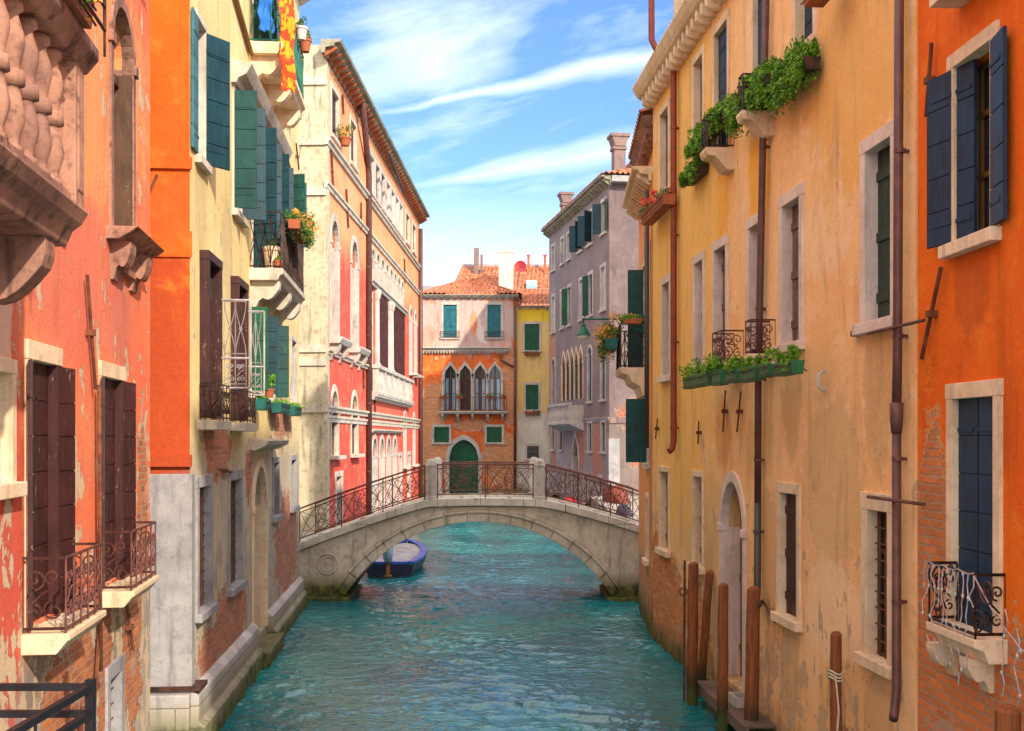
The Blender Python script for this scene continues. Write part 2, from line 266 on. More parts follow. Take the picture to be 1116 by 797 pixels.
# ------------------------------------------------------------------ mesh builder, coordinates (u along, o outward, z up)
class MB:
    def __init__(s): s.v = []; s.f = []
    def add(s, vs, fs):
        k = len(s.v); s.v += vs; s.f += [tuple(i+k for i in f) for f in fs]; return s
    def box(s, u0, u1, o0, o1, z0, z1):
        return s.add([(u0, o0, z0), (u1, o0, z0), (u1, o1, z0), (u0, o1, z0), (u0, o0, z1), (u1, o0, z1), (u1, o1, z1), (u0, o1, z1)],
                     [(0, 3, 2, 1), (4, 5, 6, 7), (0, 1, 5, 4), (1, 2, 6, 5), (2, 3, 7, 6), (3, 0, 4, 7)])
    def obox(s, pu, po, a, a0, a1, t0, t1, z0, z1):   # box turned about a hinge
        c, d = cos(a), sin(a)
        P = lambda x, t, z: (pu+c*x-d*t, po+d*x+c*t, z)
        return s.add([P(a0, t0, z0), P(a1, t0, z0), P(a1, t1, z0), P(a0, t1, z0), P(a0, t0, z1), P(a1, t0, z1), P(a1, t1, z1), P(a0, t1, z1)],
                     [(0, 3, 2, 1), (4, 5, 6, 7), (0, 1, 5, 4), (1, 2, 6, 5), (2, 3, 7, 6), (3, 0, 4, 7)])
    def prism(s, poly, a0, a1, axis='o'):             # poly in (u,z) swept along o, or in (o,z) swept along u, or in (u,o) swept along z
        n = len(poly); q = {'o': lambda p, a: (p[0], a, p[1]), 'u': lambda p, a: (a, p[0], p[1]), 'z': lambda p, a: (p[0], p[1], a)}[axis]
        return s.add([q(p, a0) for p in poly]+[q(p, a1) for p in poly], [tuple(range(n))[::-1], tuple(range(n, 2*n))]+[(i, (i+1) % n, n+(i+1) % n, n+i) for i in range(n)])
    def tube(s, pts, r, n=6, cap=True):
        pts = [Vector(p) for p in pts]; rs = r if isinstance(r, (list, tuple)) else [r]*len(pts); k = len(s.v); up = None
        for i, p in enumerate(pts):
            d = (pts[min(i+1, len(pts)-1)]-pts[max(i-1, 0)]).normalized()
            if up is None: up = d.orthogonal().normalized()
            up = (up-d*up.dot(d)); up = up.normalized() if up.length > 1e-6 else d.orthogonal().normalized(); w_ = d.cross(up)
            for j in range(n):
                a = 2*pi*j/n; s.v.append(tuple(p+rs[i]*(cos(a)*up+sin(a)*w_)))
        for i in range(len(pts)-1):
            for j in range(n): s.f.append((k+i*n+j, k+i*n+(j+1) % n, k+(i+1)*n+(j+1) % n, k+(i+1)*n+j))
        if cap: s.f.append(tuple(k+j for j in range(n))[::-1]); s.f.append(tuple(k+(len(pts)-1)*n+j for j in range(n)))
        return s
    def lathe(s, cu, co, prof, n=14, sq=False):       # prof: (radius, z)
        k = len(s.v)
        for r, z in prof:
            for j in range(n): a = 2*pi*(j+.5)/n; s.v.append((cu+r*cos(a), co+r*sin(a), z))
        for i in range(len(prof)-1):
            for j in range(n): s.f.append((k+i*n+j, k+i*n+(j+1) % n, k+(i+1)*n+(j+1) % n, k+(i+1)*n+j))
        s.f.append(tuple(k+j for j in range(n))[::-1]); s.f.append(tuple(k+(len(prof)-1)*n+j for j in range(n))); return s
    def leaves(s, c, r, n, size, droop=.0, rnd=R):    # leaf-sized faces through an uneven volume made of clumps
        cl = [(c[0]+rnd.uniform(-1, 1)*r[0]*.75, c[1]+rnd.uniform(-1, 1)*r[1]*.6, c[2]+rnd.uniform(-.8, 1)*r[2]*.6, rnd.uniform(.25, .6)) for _ in range(max(4, n//60))]
        for _ in range(n):
            q = rnd.choice(cl); x = [rnd.gauss(0, 1) for _ in range(3)]; l = sqrt(sum(t*t for t in x)) or 1; e = rnd.uniform(.3, 1)**.5
            p = Vector((q[0]+x[0]/l*e*q[3]*r[0]*.6, q[1]+x[1]/l*e*q[3]*r[1]*1.1, q[2]+x[2]/l*e*q[3]*r[2]*1.1))
            if droop and rnd.random() < .25: p.z -= rnd.uniform(0, droop)
            a = Vector([rnd.gauss(0, 1) for _ in range(3)]).normalized(); b = a.orthogonal().normalized(); sz = size*rnd.uniform(.5, 1.3)
            k = len(s.v); s.v += [tuple(p-a*sz), tuple(p+b*sz*.45), tuple(p+a*sz), tuple(p-b*sz*.45)]; s.f.append((k, k+1, k+2, k+3))
        return s
    def spiral(s, u, z, o, r, turns, r_t, start=0., sgn=1, n=5):
        K = int(14*turns)+2; s.tube([(u+r*(1-i/(K-1)*.85)*cos(start+sgn*2*pi*turns*i/(K-1)), o, z+r*(1-i/(K-1)*.85)*sin(start+sgn*2*pi*turns*i/(K-1))) for i in range(K)], r_t, n); return s
    def ring(s, u, z, o, r, rt, n=14, axis='o'):
        f = (lambda a: (u+r*cos(a), o, z+r*sin(a))) if axis == 'o' else (lambda a: (u, o+r*cos(a), z+r*sin(a)))
        s.tube([f(2*pi*i/n) for i in range(n+1)], rt, 5, False); return s

SPLIT = {'bracket', 'coping', 'footing', 'baluster', 'dentil', 'curtain', 'column', 'voussoir', 'step', 'beam', 'bar', 'plinth', 'bulb'}
def islands(mb):
    par = list(range(len(mb.v)))
    def fd(a):
        while par[a] != a: par[a] = par[par[a]]; a = par[a]
        return a
    for f in mb.f:
        for k in f[1:]: par[fd(k)] = fd(f[0])
    g = {}
    for f in mb.f: g.setdefault(fd(f[0]), []).append(f)
    o = []
    for fs in g.values():
        ids = sorted({k for f in fs for k in f}); mp = {k: i for i, k in enumerate(ids)}; m = MB(); m.v = [mb.v[k] for k in ids]; m.f = [tuple(mp[k] for k in f) for f in fs]; o.append(m)
    return o
class Thing:
    def __init__(s, name, label, cat, loc, rz=0., outs=1, group=None, kind=None):
        s.root = bpy.data.objects.new(name, None); C.objects.link(s.root); s.root.location = loc; s.root.rotation_euler = (0, 0, rz)
        s.root.empty_display_size = .3; s.outs = outs
        if kind: s.root['kind'] = kind
        else: s.root['label'] = label; s.root['category'] = cat
        if group: s.root['group'] = group
    def put(s, name, mb, mat, parent=None, label=None, smooth=False, bevel=0.):
        if name in SPLIT:
            P = islands(mb)
            if 1 < len(P) <= 100: return [s.put_(name, q, mat, parent, label, smooth, bevel) for q in P][0]
        return s.put_(name, mb, mat, parent, label, smooth, bevel)
    def put_(s, name, mb, mat, parent=None, label=None, smooth=False, bevel=0.):
        me = bpy.data.meshes.new(name); me.from_pydata([(u, o*s.outs, z) for u, o, z in mb.v], [], mb.f)
        if mat is None: mat = M['stone']
        me.materials.append(mat if not isinstance(mat, str) else M[mat])
        b = bmesh.new(); b.from_mesh(me); bmesh.ops.recalc_face_normals(b, faces=b.faces)
        if smooth:
            for f in b.faces: f.smooth = True
        b.to_mesh(me); b.free()
        o = bpy.data.objects.new(name, me); C.objects.link(o); o.parent = parent or s.root
        if label: o['label'] = label
        if bevel:
            md = o.modifiers.new('edge', 'BEVEL'); md.width = bevel; md.segments = 2; md.limit_method = 'ANGLE'
        return o

def one(name, label, cat, mb, mat, loc=(0, 0, 0), rz=0., group=None, kind=None, smooth=False, outs=1):
    me = bpy.data.meshes.new(name); me.from_pydata([(u, o*outs, z) for u, o, z in mb.v], [], mb.f); me.materials.append(M[mat] if isinstance(mat, str) else mat)
    b = bmesh.new(); b.from_mesh(me); bmesh.ops.recalc_face_normals(b, faces=b.faces)
    if smooth:
        for f in b.faces: f.smooth = True
    b.to_mesh(me); b.free()
    o = bpy.data.objects.new(name, me); C.objects.link(o); o.location = loc; o.rotation_euler = (0, 0, rz)
    if kind: o['kind'] = kind
    else: o['label'] = label; o['category'] = cat
    if group: o['group'] = group
    return o

def leaf(mb, pu, po, a, wd, z0, z1, th=.035, rows=None):
    """a board shutter leaf hung at (pu, po), opened to angle a"""
    rows = rows or max(2, round((z1-z0)/.34)); hh = (z1-z0)/rows
    mb.obox(pu, po, a, 0, wd, th*.25, th*.6, z0, z1)
    for i in range(rows):
        mb.obox(pu, po, a, .008, wd-.008, 0, th, z0+i*hh+.006, z0+(i+1)*hh-.006)
    for zz in (z0+.12*(z1-z0), z0+.86*(z1-z0)):
        mb.obox(pu, po, a, 0, wd*.8, -.008, -.002, zz-.018, zz+.018); mb.obox(pu, po, a, 0, wd*.8, th+.002, th+.008, zz-.018, zz+.018)

class House(Thing):
    def __init__(s, name, label, p0, d, outs, length, height, depth, wallmat, z0=-.6, sidemat=None, group=None, wall_label=None):
        n = hypot(*d); s.d = (d[0]/n, d[1]/n); s.p = p0
        super().__init__(name, label, 'house', (p0[0], p0[1], 0), atan2(d[1], d[0]), outs, group)
        s.n = (-s.d[1]*outs, s.d[0]*outs); s.len, s.h, s.dep, s.z0 = length, height, depth, z0; s.open = []; s.wm = wallmat; s.sm = sidemat; s.wl = wall_label
    def u(s, px, off=0.):
        k = (px-558)/F; ax, ay = s.p[0]+s.n[0]*off, s.p[1]+s.n[1]*off; return (k*ay-ax)/(s.d[0]-k*s.d[1])
    def z(s, px, py, off=0.): return H+(478-py)*(s.p[1]+s.n[1]*off+s.d[1]*s.u(px, off))/F
    def world(s, u, o, z=0.): return (s.p[0]+s.d[0]*u+s.n[0]*o, s.p[1]+s.d[1]*u+s.n[1]*o, z)
    def at(s, u, o, z, name, label, cat, group=None): return Thing(name, label, cat, s.world(u, o, z), atan2(s.d[1], s.d[0]), s.outs, group)
    def build(s):
        dp = .34; mb = MB()
        us = sorted({0., s.len}|{v for q in s.open for v in q[:2]}); zs = sorted({s.z0, s.h}|{v for q in s.open for v in q[2:4]})
        for i in range(len(us)-1):
            for j in range(len(zs)-1):
                cu, cz = (us[i]+us[i+1])/2, (zs[j]+zs[j+1])/2
                if us[i+1]-us[i] < 1e-5 or zs[j+1]-zs[j] < 1e-5 or any(q[0] < cu < q[1] and q[2] < cz < q[3] for q in s.open): continue
                mb.add([(us[i], 0, zs[j]), (us[i+1], 0, zs[j]), (us[i+1], 0, zs[j+1]), (us[i], 0, zs[j+1])], [(0, 1, 2, 3)])
        for (a, b, c, e, ar) in s.open:
            zt = e
            if ar:
                cv = arch_pts(a, b, e, ar); zt = cv[0][1]
                for (ua, za), (ub, zb) in zip(cv[:-1], cv[1:]):
                    mb.add([(ua, 0, za), (ub, 0, zb), (ub, 0, e), (ua, 0, e)], [(0, 1, 2, 3)]); mb.add([(ua, 0, za), (ub, 0, zb), (ub, -dp, zb), (ua, -dp, za)], [(0, 1, 2, 3)])
            else: mb.add([(a, 0, e), (b, 0, e), (b, -dp, e), (a, -dp, e)], [(0, 1, 2, 3)])
            mb.add([(a, 0, c), (b, 0, c), (b, -dp, c), (a, -dp, c)], [(0, 1, 2, 3)])
            for q in (a, b): mb.add([(q, 0, c), (q, -dp, c), (q, -dp, zt), (q, 0, zt)], [(0, 1, 2, 3)])
        D, Hh, Ln, z0 = -s.dep, s.h, s.len, s.z0
        side = MB().add([(0, 0, z0), (0, D, z0), (0, D, Hh), (0, 0, Hh)], [(0, 1, 2, 3)])
        rest = [(Ln, 0, z0), (Ln, D, z0), (Ln, D, Hh), (Ln, 0, Hh), (0, D, z0), (0, D, Hh), (0, 0, Hh)]
        mb.add(rest, [(0, 1, 2, 3), (4, 1, 2, 5), (6, 3, 2, 5)])
        if s.sm is None: mb.add(side.v, side.f)
        me = s.put('wall', mb, s.wm, label=s.wl); 
        if s.sm is not None: s.put('side_wall', side, s.sm)
        return me

def arch_pts(a, b, top, kind, n=12):
    c, hw = (a+b)/2, (b-a)/2; P = []
    if kind == 'round':
        hh = min(hw, 1.0*hw)
        for i in range(n+1): t = pi-pi*i/n; P.append((c+hw*cos(t), top-hh+hh*sin(t)))
    elif kind == 'tall':
        hh = hw*1.25
        for i in range(n+1): t = pi-pi*i/n; P.append((c+hw*cos(t), top-hh+hh*sin(t)))
    elif kind == 'gothic':
        hh = hw*1.7
        for i in range(n+1):
            x = -1+2*i/n; t = 1-abs(x); P.append((c+hw*x, top-hh+hh*(.62*sqrt(max(0, 1-(1-t)**2.2))+.38*t**2.4)))
    elif kind == 'point':
        hh = hw*1.2
        for i in range(n+1):
            x = -1+2*i/n; t = 1-abs(x); P.append((c+hw*x, top-hh+hh*sqrt(max(0, 1-(1-t)**1.8))*(.9)+hh*.1*t))
    return P

def window(h, u0, u1, z0, z1, arch=None, trim=.11, tm='stone', fill='boards', fm='blue', sill=True, shut=(), rec=.2, label=None, sillmat=None, proud=.03, name='window', sillw=.07, lintel=True):
    """opening in house h. fill: boards (closed shutters), glass (sashes), dark, grille. shut: (hinge 0 near/1 far in u, angle deg, width, material)"""
    if u0 > u1: u0, u1 = u1, u0
    h.open.append((u0, u1, z0, z1, arch)); mb = MB(); cv = arch_pts(u0, u1, z1, arch) if arch else None
    zt = cv[0][1] if arch else z1
    if trim > 0:
        mb.box(u0-trim, u0+.012, -rec-.02, proud, z0, zt); mb.box(u1-.012, u1+trim, -rec-.02, proud, z0, zt)
        if arch:
            c = (u0+u1)/2; hw = (u1-u0)/2; f = 1+trim/hw
            for (ua, za), (ub, zb) in zip(cv[:-1], cv[1:]):
                A, B = (c+(ua-c)*f, zt+(za-zt)*f*(1.04 if arch in('gothic', 'point') else 1)), (c+(ub-c)*f, zt+(zb-zt)*f*(1.04 if arch in('gothic', 'point') else 1))
                mb.prism([(c+(ua-c)*.985, zt+(za-zt)*.985), (c+(ub-c)*.985, zt+(zb-zt)*.985), B, A], -.1, proud+.004)
            if fill != 'x': mb.box(u0-trim-.03, u0+.02, -.1, proud+.03, zt-.06, zt+.06); mb.box(u1-.02, u1+trim+.03, -.1, proud+.03, zt-.06, zt+.06)
        elif lintel: mb.box(u0-trim-.01, u1+trim+.01, -.10, proud+.004, z1-.012, z1+trim*1.15)
    else: mb.box(u0, u0+.05, -rec-.02, -rec+.05, z0, z1); mb.box(u1-.05, u1, -rec-.02, -rec+.05, z0, z1)
    W = h.put(name, mb, tm, label=label, bevel=.006 if trim > 0 and h.p[1] < 40 else 0)
    if sill:
        sb = MB().box(u0-trim-.04, u1+trim+.04, -.12, sillw+proud, z0-.11, z0+.006); h.put('sill', sb, sillmat or tm, W, bevel=.008)
    wd = u1-u0
    if fill == 'boards':
        for k in (0, 1):
            b = MB(); leaf(b, u0+.01 if k == 0 else u0+wd/2+.006, -rec-.035, 0, wd/2-.016, z0+.01, z1-.004)
            h.put('shutter', b, fm, W)
    elif fill == 'vboards':
        b = MB(); k = max(3, round(wd/.14))
        for i in range(k): b.box(u0+.01+i*(wd-.02)/k, u0+.004+(i+1)*(wd-.02)/k, -rec-.03-(i % 2)*.006, -rec, z0+.01, z1)
        for zz in (.15, .5, .85): b.box(u0+.02, u1-.02, -rec, -rec+.02, z0+(z1-z0)*zz-.05, z0+(z1-z0)*zz+.05)
        h.put('board_panel', b, fm, W)
    elif fill in ('glass', 'grille', 'dark'):
        if fill != 'dark':
            b = MB(); o0, o1 = -rec-.05, -rec
            for a in (u0, u0+wd/2-.035, u1-.07): b.box(a+.002, a+.068, o0, o1, z0, z1)
            for t in (0, .36, .7, .97): b.box(u0+.003, u1-.003, o0+.004, o1+.004 if t else o1+.003, z0+(z1-z0)*t, z0+(z1-z0)*t+.045)
            h.put('sash', b, fm, W)
        if fill == 'grille':
            b = MB()
            for i in range(1, max(3, round(wd/.13))): a = u0+wd*i/max(3, round(wd/.13)); b.tube([(a, -.07, z0), (a, -.07, z1)], .009, 5)
            for i in range(1, round((z1-z0)/.17)): zz = z0+i*.17; b.tube([(u0, -.07, zz), (u1, -.07, zz)], .009, 5)
            h.put('grille', b, 'rust', W)
    pb = MB(); pb.box(u0-.01, u1+.01, -.335, -rec-.03 if fill in ('glass', 'grille') else -.30, z0-.01, z1+.01)
    h.put('pane', pb, 'glass' if fill in ('glass', 'grille') else 'dark', W)
    for (side, ang, lw, mt) in shut:
        b = MB(); hz = z1 if not arch else zt
        if side == 0: leaf(b, u0-.01, .035, radians(180-ang), lw, z0+.02, hz-.02)
        else: leaf(b, u1+.01, .0, radians(ang), lw, z0+.02, hz-.02)
        h.put('shutter', b, mt, W)
    return W

def pw(h, x0, x1, yt, yb, **k):            # window placed from its outline on the wall
    xm = (x0+x1)/2; return window(h, h.u(x0), h.u(x1), h.z(xm, yb), h.z(xm, yt), **k)

def tie_rod(h, u0, z0, u1, z1, r=.02):
    b = MB().tube([(u0, .05, z0), (u1, .05, z1)], r, 6); um, zm = (u0+u1)/2, (z0+z1)/2; b.box(um-.04, um+.04, -.02, .085, zm-.03, zm+.03); h.put('tie_rod', b, 'rust')
def pipe(h, pts, r=.055, mat='pipe_brown', clips=()):
    rr = r if not isinstance(r, list) else r[0]
    b = MB().tube(pts, r, 12); P = h.put('drainpipe', b, mat, smooth=True)
    for (u, z) in clips: h.put('pipe_clip', MB().tube([(u, .09, z-.02), (u, .09, z+.02)], rr*1.25, 12).box(u-.02, u+.02, -.01, .06, z-.015, z+.015), mat, P)
def cornice(h, z, depth=.45, ht=.35, u0=-.1, u1=None, mat='stone', brackets=.5, bm='stone', blen=.3):
    u1 = u1 or h.len+.1
    pr = [(-.05, z-ht), (.06, z-ht), (.08, z-ht*.6), (depth*.6, z-ht*.5), (depth*.66, z-ht*.28), (depth*.95, z-ht*.2), (depth, z), (-.05, z)]
    cc = h.put('cornice', MB().prism(pr, u0, u1, 'u'), mat)
    if brackets:
        b = MB(); n = int((u1-u0)/brackets)
        for i in range(n):
            a = u0+.12+(u1-u0-.3)*i/max(1, n-1); b.prism([(-.02, z-ht-blen*.35), (.07, z-ht-blen*.3), (depth*.75, z-ht*.62), (depth*.75, z-ht*.48), (-.02, z-ht*.48)], a, a+.13, 'u')
        h.put('bracket', b, bm, cc)
    return cc
def course(h, z, ht=.16, dp=.08, u0=0, u1=None, mat='stone', name='string_course'):
    return h.put(name, MB().prism([(-.03, z-ht), (dp*.5, z-ht), (dp*.6, z-ht*.5), (dp, z-ht*.35), (dp, z), (-.03, z+.02)], u0, u1 or h.len, 'u'), mat)
def console(b, u, wd, z, dep, ht):          # scrolled stone bracket
    P = [(-.02, z), (dep, z), (dep, z-ht*.18)]
    for i in range(7): t = i/6; P.append((dep*(.97-.55*t), z-ht*(.30+.22*sin(t*pi*.9)+.25*t)))
    P += [(dep*.28, z-ht*.72), (dep*.16, z-ht), (-.02, z-ht)]
    b.prism(P, u, u+wd, 'u')
def railing(b, u0, u1, o, z0, z1, kind='bars', rt=.011, rail=.018, step=.12):
    """iron railing panel along u at offset o"""
    for zz in (z0+.04, z1): b.tube([(u0, o, zz), (u1, o, zz)], rail, 6)
    n = max(1, round((u1-u0)/step))
    if kind == 'bars':
        for i in range(n+1): a = u0+(u1-u0)*i/n; b.tube([(a, o, z0), (a, o, z1)], rt, 5)
        b.tube([(u0, o, z1-.12), (u1, o, z1-.12)], rt, 5)
    elif kind == 'diamond':
        for i in range(n):
            a, c = u0+(u1-u0)*i/n, u0+(u1-u0)*(i+1)/n
            for s_ in (0, 1):
                p, q = (a, c) if s_ else (c, a); b.tube([(p+(q-p)*(.5-.5*cos(pi*t/6)), o, z0+(z1-z0)*t/6) for t in range(7)], rt, 5)
            b.tube([(a, o, z0), (a, o, z1)], rt*1.1, 5); b.ring((a+c)/2, (z0+z1)/2, o, (c-a)*.14, rt, 10)
    elif kind == 'scroll':
        m = (z0+z1)/2; hh = (z1-z0)
        for i in range(n):
            a = u0+(u1-u0)*(i+.5)/n; wd = (u1-u0)/n
            b.spiral(a-wd*.22, m+hh*.22, o, wd*.26, 1.4, rt, -pi/2, 1); b.spiral(a+wd*.22, m-hh*.2, o, wd*.26, 1.4, rt, pi/2, 1)
            b.spiral(a+wd*.2, m+hh*.25, o, wd*.2, 1.2, rt, -pi/2, -1); b.spiral(a-wd*.22, m-hh*.22, o, wd*.2, 1.2, rt, pi/2, -1)
            b.tube([(a-wd*.3, o, m-hh*.1), (a, o, m+hh*.05), (a+wd*.3, o, m+hh*.1)], rt, 5)
        for i in range(n+1): a = u0+(u1-u0)*i/n; b.tube([(a, o, z0), (a, o, z1)], rt*1.1, 5)
def railside(b, u, o0, o1, z0, z1, kind='bars', rt=.011, rail=.018, step=.12):
    t = MB(); railing(t, o0, o1, 0, z0, z1, kind, rt, rail, step); b.add([(u, x, z) for x, _, z in t.v], t.f)

# ------------------------------------------------------------------ plants, pots
def planter(h, u0, u1, o0, o1, z0, z1, label, leafmat='leaf', boxmat='terra', n=900, size=.03, up=.16, droop=.15, flowers=None, group='flower boxes on the house fronts', rail=False, name='flower_box', cat='flower box', dry=0, spread=.1):
    um = (u0+u1)/2; om = (o0+o1)/2; t = h.at(um, om, z0, name, label, cat, group); a, c = (u1-u0)/2, (o1-o0)/2; hz = z1-z0
    b = MB().prism([(-c*.82, 0), (c*.82, 0), (c, hz), (c*.84, hz), (c*.74, hz-.03), (-c*.74, hz-.03), (-c*.84, hz), (-c, hz)], -a, a, 'u')
    b.box(-a, a, -c*1.04, c*1.04, hz-.035, hz-.006); t.put('box', b, boxmat, bevel=.004)
    if name == 'flower_box': t.put('support', MB().tube([(-a*.8, -c, hz*.4), (-a*.8, -c-.05, hz*.2)], .008, 5).tube([(-a*1.01, c*1.1, hz*.7), (a*1.01, c*1.1, hz*.7)], .008, 5).tube([(-a*1.01, c*1.1, hz*.15), (a*1.01, c*1.1, hz*.15)], .008, 5), 'iron')
    f = MB(); kx = max(1, round(2*a/.28))
    for i in range(kx):
        x = -a+(i+.5)*2*a/kx; f.leaves((x, R.uniform(0, .05), hz+up*R.uniform(.15, .5)), (a/kx*1.3, c+spread, up*R.uniform(.75, 1.2)), int(n/kx*1.5), size, droop)
        if n > 800: f.leaves((x, c+.03, hz*.3), (a/kx*1.2, .10, hz*.9), int(n/kx*.7), size, droop*.5)
    t.put('foliage', f, leafmat)
    if dry: t.put('foliage', MB().leaves((a*.3, .05, hz), (a*.35, c+.05, up*1.2), dry, size*.9, .2), 'leafdry')
    if flowers: t.put('blossoms', MB().leaves((0, c*.7, hz+up*.35), (a*1.05, c+spread*1.3, up*1.05), int(n*.6), size, droop), flowers)
    return t
def pot(h, u, o, z, r, ht, label, potmat='terra', leafmat='leaf', n=250, up=.2, flowers=None):
    t = h.at(u, o, z, 'flower_pot', label, 'flower pot', 'potted plants on ledges and railings')
    t.put('pot', MB().lathe(0, 0, [(r*.68, 0), (r*.95, ht*.82), (r*1.08, ht*.83), (r*1.08, ht), (r*.9, ht), (r*.85, ht*.9)], 16), potmat, smooth=False)
    t.put('foliage', MB().leaves((0, 0, ht+up*.4), (r*1.3, r*1.3, up), n, .03, .05), leafmat)
    if flowers: t.put('blossoms', MB().leaves((0, 0, ht+up*.5), (r*1.3, r*1.3, up), n//3, .028, .05), flowers)
# ------------------------------------------------------------------ ground, water, quays
b = MB().add([(-600, -600, -1.6), (600, -600, -1.6), (600, 900, -1.6), (-600, 900, -1.6)], [(0, 1, 2, 3)])
gb = G('canal_mud'); gb.fin(gb.mix(gb.noise(gb.obj, .5, 5), (.03, .06, .04), (.05, .07, .04)), .9)
one('ground', None, None, b, gb.m, kind='structure')
# water: a fine rippled sheet in the canal inside a plain sheet that runs to the horizon
def water():
    x0, x1, y0, y1 = -9., 9., 2., 74.
    xs = np.arange(x0, x1+.001, .05); 
    ys_ = [y0]; 
    while ys_[-1] < y1: ys_.append(ys_[-1]+max(.035, .0022*ys_[-1]))
    ys_ = np.array(ys_); ys_[-1] = y1
    Xg, Yg = np.meshgrid(xs, ys_); rng = np.random.RandomState(4); Zg = np.zeros_like(Xg)
    wx = Xg+.35*np.sin(Yg*.9+.6*Xg)+.2*np.sin(Yg*2.3-1.1*Xg); wy = Yg+.4*np.sin(Xg*.8+Yg*.35)+.18*np.sin(Xg*2.1+1.7*Yg)
    for i in range(56):
        lam = .14*(.9/.14)**rng.rand(); th = rng.normal(pi/2, .7); k = 2*pi/lam; amp = .0082*lam
        p = k*(cos(th)*wx+sin(th)*wy)+rng.rand()*6.28; mod = .55+.45*np.sin(.5*Xg*rng.rand()+.35*Yg*rng.rand()+rng.rand()*6.28)
        Zg += amp*mod*(np.sin(p)+.25*np.sin(2*p+1))
    Zg *= .75+.45*np.sin(.9*Xg+.5*Yg+1.2*np.sin(.31*Yg))*np.sin(.42*Yg-.5*Xg+.8)
    edge = np.clip(np.minimum.reduce([Xg-x0, x1-Xg, Yg-y0, y1-Yg])/1.0, 0, 1); Zg *= edge
    V = np.stack([Xg, Yg, Zg], -1).reshape(-1, 3); nx = len(xs); ny = len(ys_)
    i = np.arange(nx-1); j = np.arange(ny-1); I, J = np.meshgrid(i, j); a = (J*nx+I).ravel(); Fq = np.stack([a, a+1, a+nx+1, a+nx], -1)
    S = 900.; ext = np.array([[-S, -S, 0], [S, -S, 0], [S, y0, 0], [-S, y0, 0], [-S, y1, 0], [S, y1, 0], [S, S, 0], [-S, S, 0], [x0, y0, 0], [x0, y1, 0], [x1, y0, 0], [x1, y1, 0]], float)
    n = len(V); V = np.vstack([V, ext]); E_ = np.array([[0, 1, 2, 3], [4, 5, 6, 7], [3, 8, 9, 4], [10, 2, 5, 11]])+n; Fq = np.vstack([Fq, E_])
    me = bpy.data.meshes.new('water'); me.vertices.add(len(V)); me.vertices.foreach_set('co', V.astype(np.float32).ravel())
    me.loops.add(Fq.size); me.loops.foreach_set('vertex_index', Fq.astype(np.int32).ravel()); me.polygons.add(len(Fq))
    me.polygons.foreach_set('loop_start', np.arange(0, Fq.size, 4, dtype=np.int32)); me.update(calc_edges=True); me.validate()
    me.polygons.foreach_set('use_smooth', np.ones(len(Fq), bool))
    o = bpy.data.objects.new('water', me); C.objects.link(o); o['kind'] = 'structure'
    g = G('canal_water'); n1 = g.noise(g.obj, .35, 4); n2 = g.noise(g.vec(g.m_('MULTIPLY', g.x, .7), g.y), 9, 3, .5); n3 = g.noise(g.vec(g.m_('MULTIPLY', g.x, .6), g.y), 4, 4, .5, .3)
    g.fin(g.mix(g.sm(n1, .35, .65), (.005, .19, .20), (.002, .11, .135)), .015, g.bump(g.m_('ADD', g.m_('MULTIPLY', n2, 1.5), g.m_('MULTIPLY', n3, 1.2)), .04, .6), .5)
    g.b.inputs['IOR'].default_value = 1.6; me.materials.append(g.m)
water()
pav = stone('paving_stone', (.40, .36, .31), (.3, .27, .24), (.8, .4), (.1, .5), .4)
one('quay', None, None, MB().box(-14, -5.62, 28.2, 33.0, -1, 1.42), pav, kind='structure')
one('quay', None, None, MB().box(3.62, 16, 28.3, 51.6, -1, 1.5), pav, kind='structure')

# ------------------------------------------------------------------ house B1: salmon house, near left
pl_b1 = plaster('salmon_plaster', (.76, .16, .075), (.74, .22, .10), (.60, .09, .055), peel=(.64, .47, .31), peel_amt=.15, blobs=[(7.8, 1.75, .75, .7), (10.3, 1.9, .55, 1.2), (8.9, 1.8, .35, .9), (10.9, 3.4, .3, 1.1), (5.4, 1.2, .5, .5), (6.9, 1.5, .5, .7)], tide=(-.4, .1), streak=.35, seed=2.,
    split=(2.35, (.36, .31, .28), 1.0), tints=[(5.6, 3.6, .5, 1.9, (.55, .07, .055), .8), (5.45, 4.8, .35, 1.0, (.62, .48, .36), .75), (8.0, 8.2, 3.5, 1.6, (.85, .36, .13), .6), (9.7, 5.4, .45, .8, (.42, .16, .10), .6), (6.7, 2.0, .6, .5, (.25, .18, .15), .6), (9.2, 2.0, .6, .5, (.25, .18, .15), .6), (8., 5.8, 2.3, .8, (.66, .17, .12), .6)], rim=(.55, .46, .38))
B1 = House('salmon_house', 'peeling salmon pink house with maroon shutters and a stone balustrade balcony', (-4.7+.1317*11.3, 3.), (-.1317, 1), -1, hypot(.1317, 1)*11.3, 12.6, 8, pl_b1)
W_ = window(B1, 9.2, 10.25, 6.5, 9.12, arch='round', trim=.12, tm='stone_old', fill='vboards', fm='dkgreen', sill=False, rec=.22, name='arched_window')
B1.put('jamb', MB().box(10.15, 10.235, -.215, .015, 6.5, 8.5), 'brown', W_); B1.put('transom', MB().box(9.215, 10.15, -.2, -.12, 8.35, 8.45), 'brown', W_)
for (a, c) in ((6.24, 7.0), (8.75, 9.65)):
    window(B1, a, c, 2.62, 4.87, trim=.13, tm='stone_warm', fill='boards', fm='maroon', shut=((0, 14, .20, 'maroon'), (1, 10, .34 if a < 7 else .38, 'maroon')), rec=.05, sill=False)
    B1.put('jamb', MB().box(c-.03, c+.10, -.06, .036, 2.62, 4.86), 'maroon')
window(B1, 5.02, 5.72, 3.85, 4.72, trim=.09, tm='stone_warm', fill='glass', fm='white', rec=.06)
window(B1, 6.1, 7.2, 6.0, 8.6, trim=.12, fill='glass', fm='brown', sill=False)
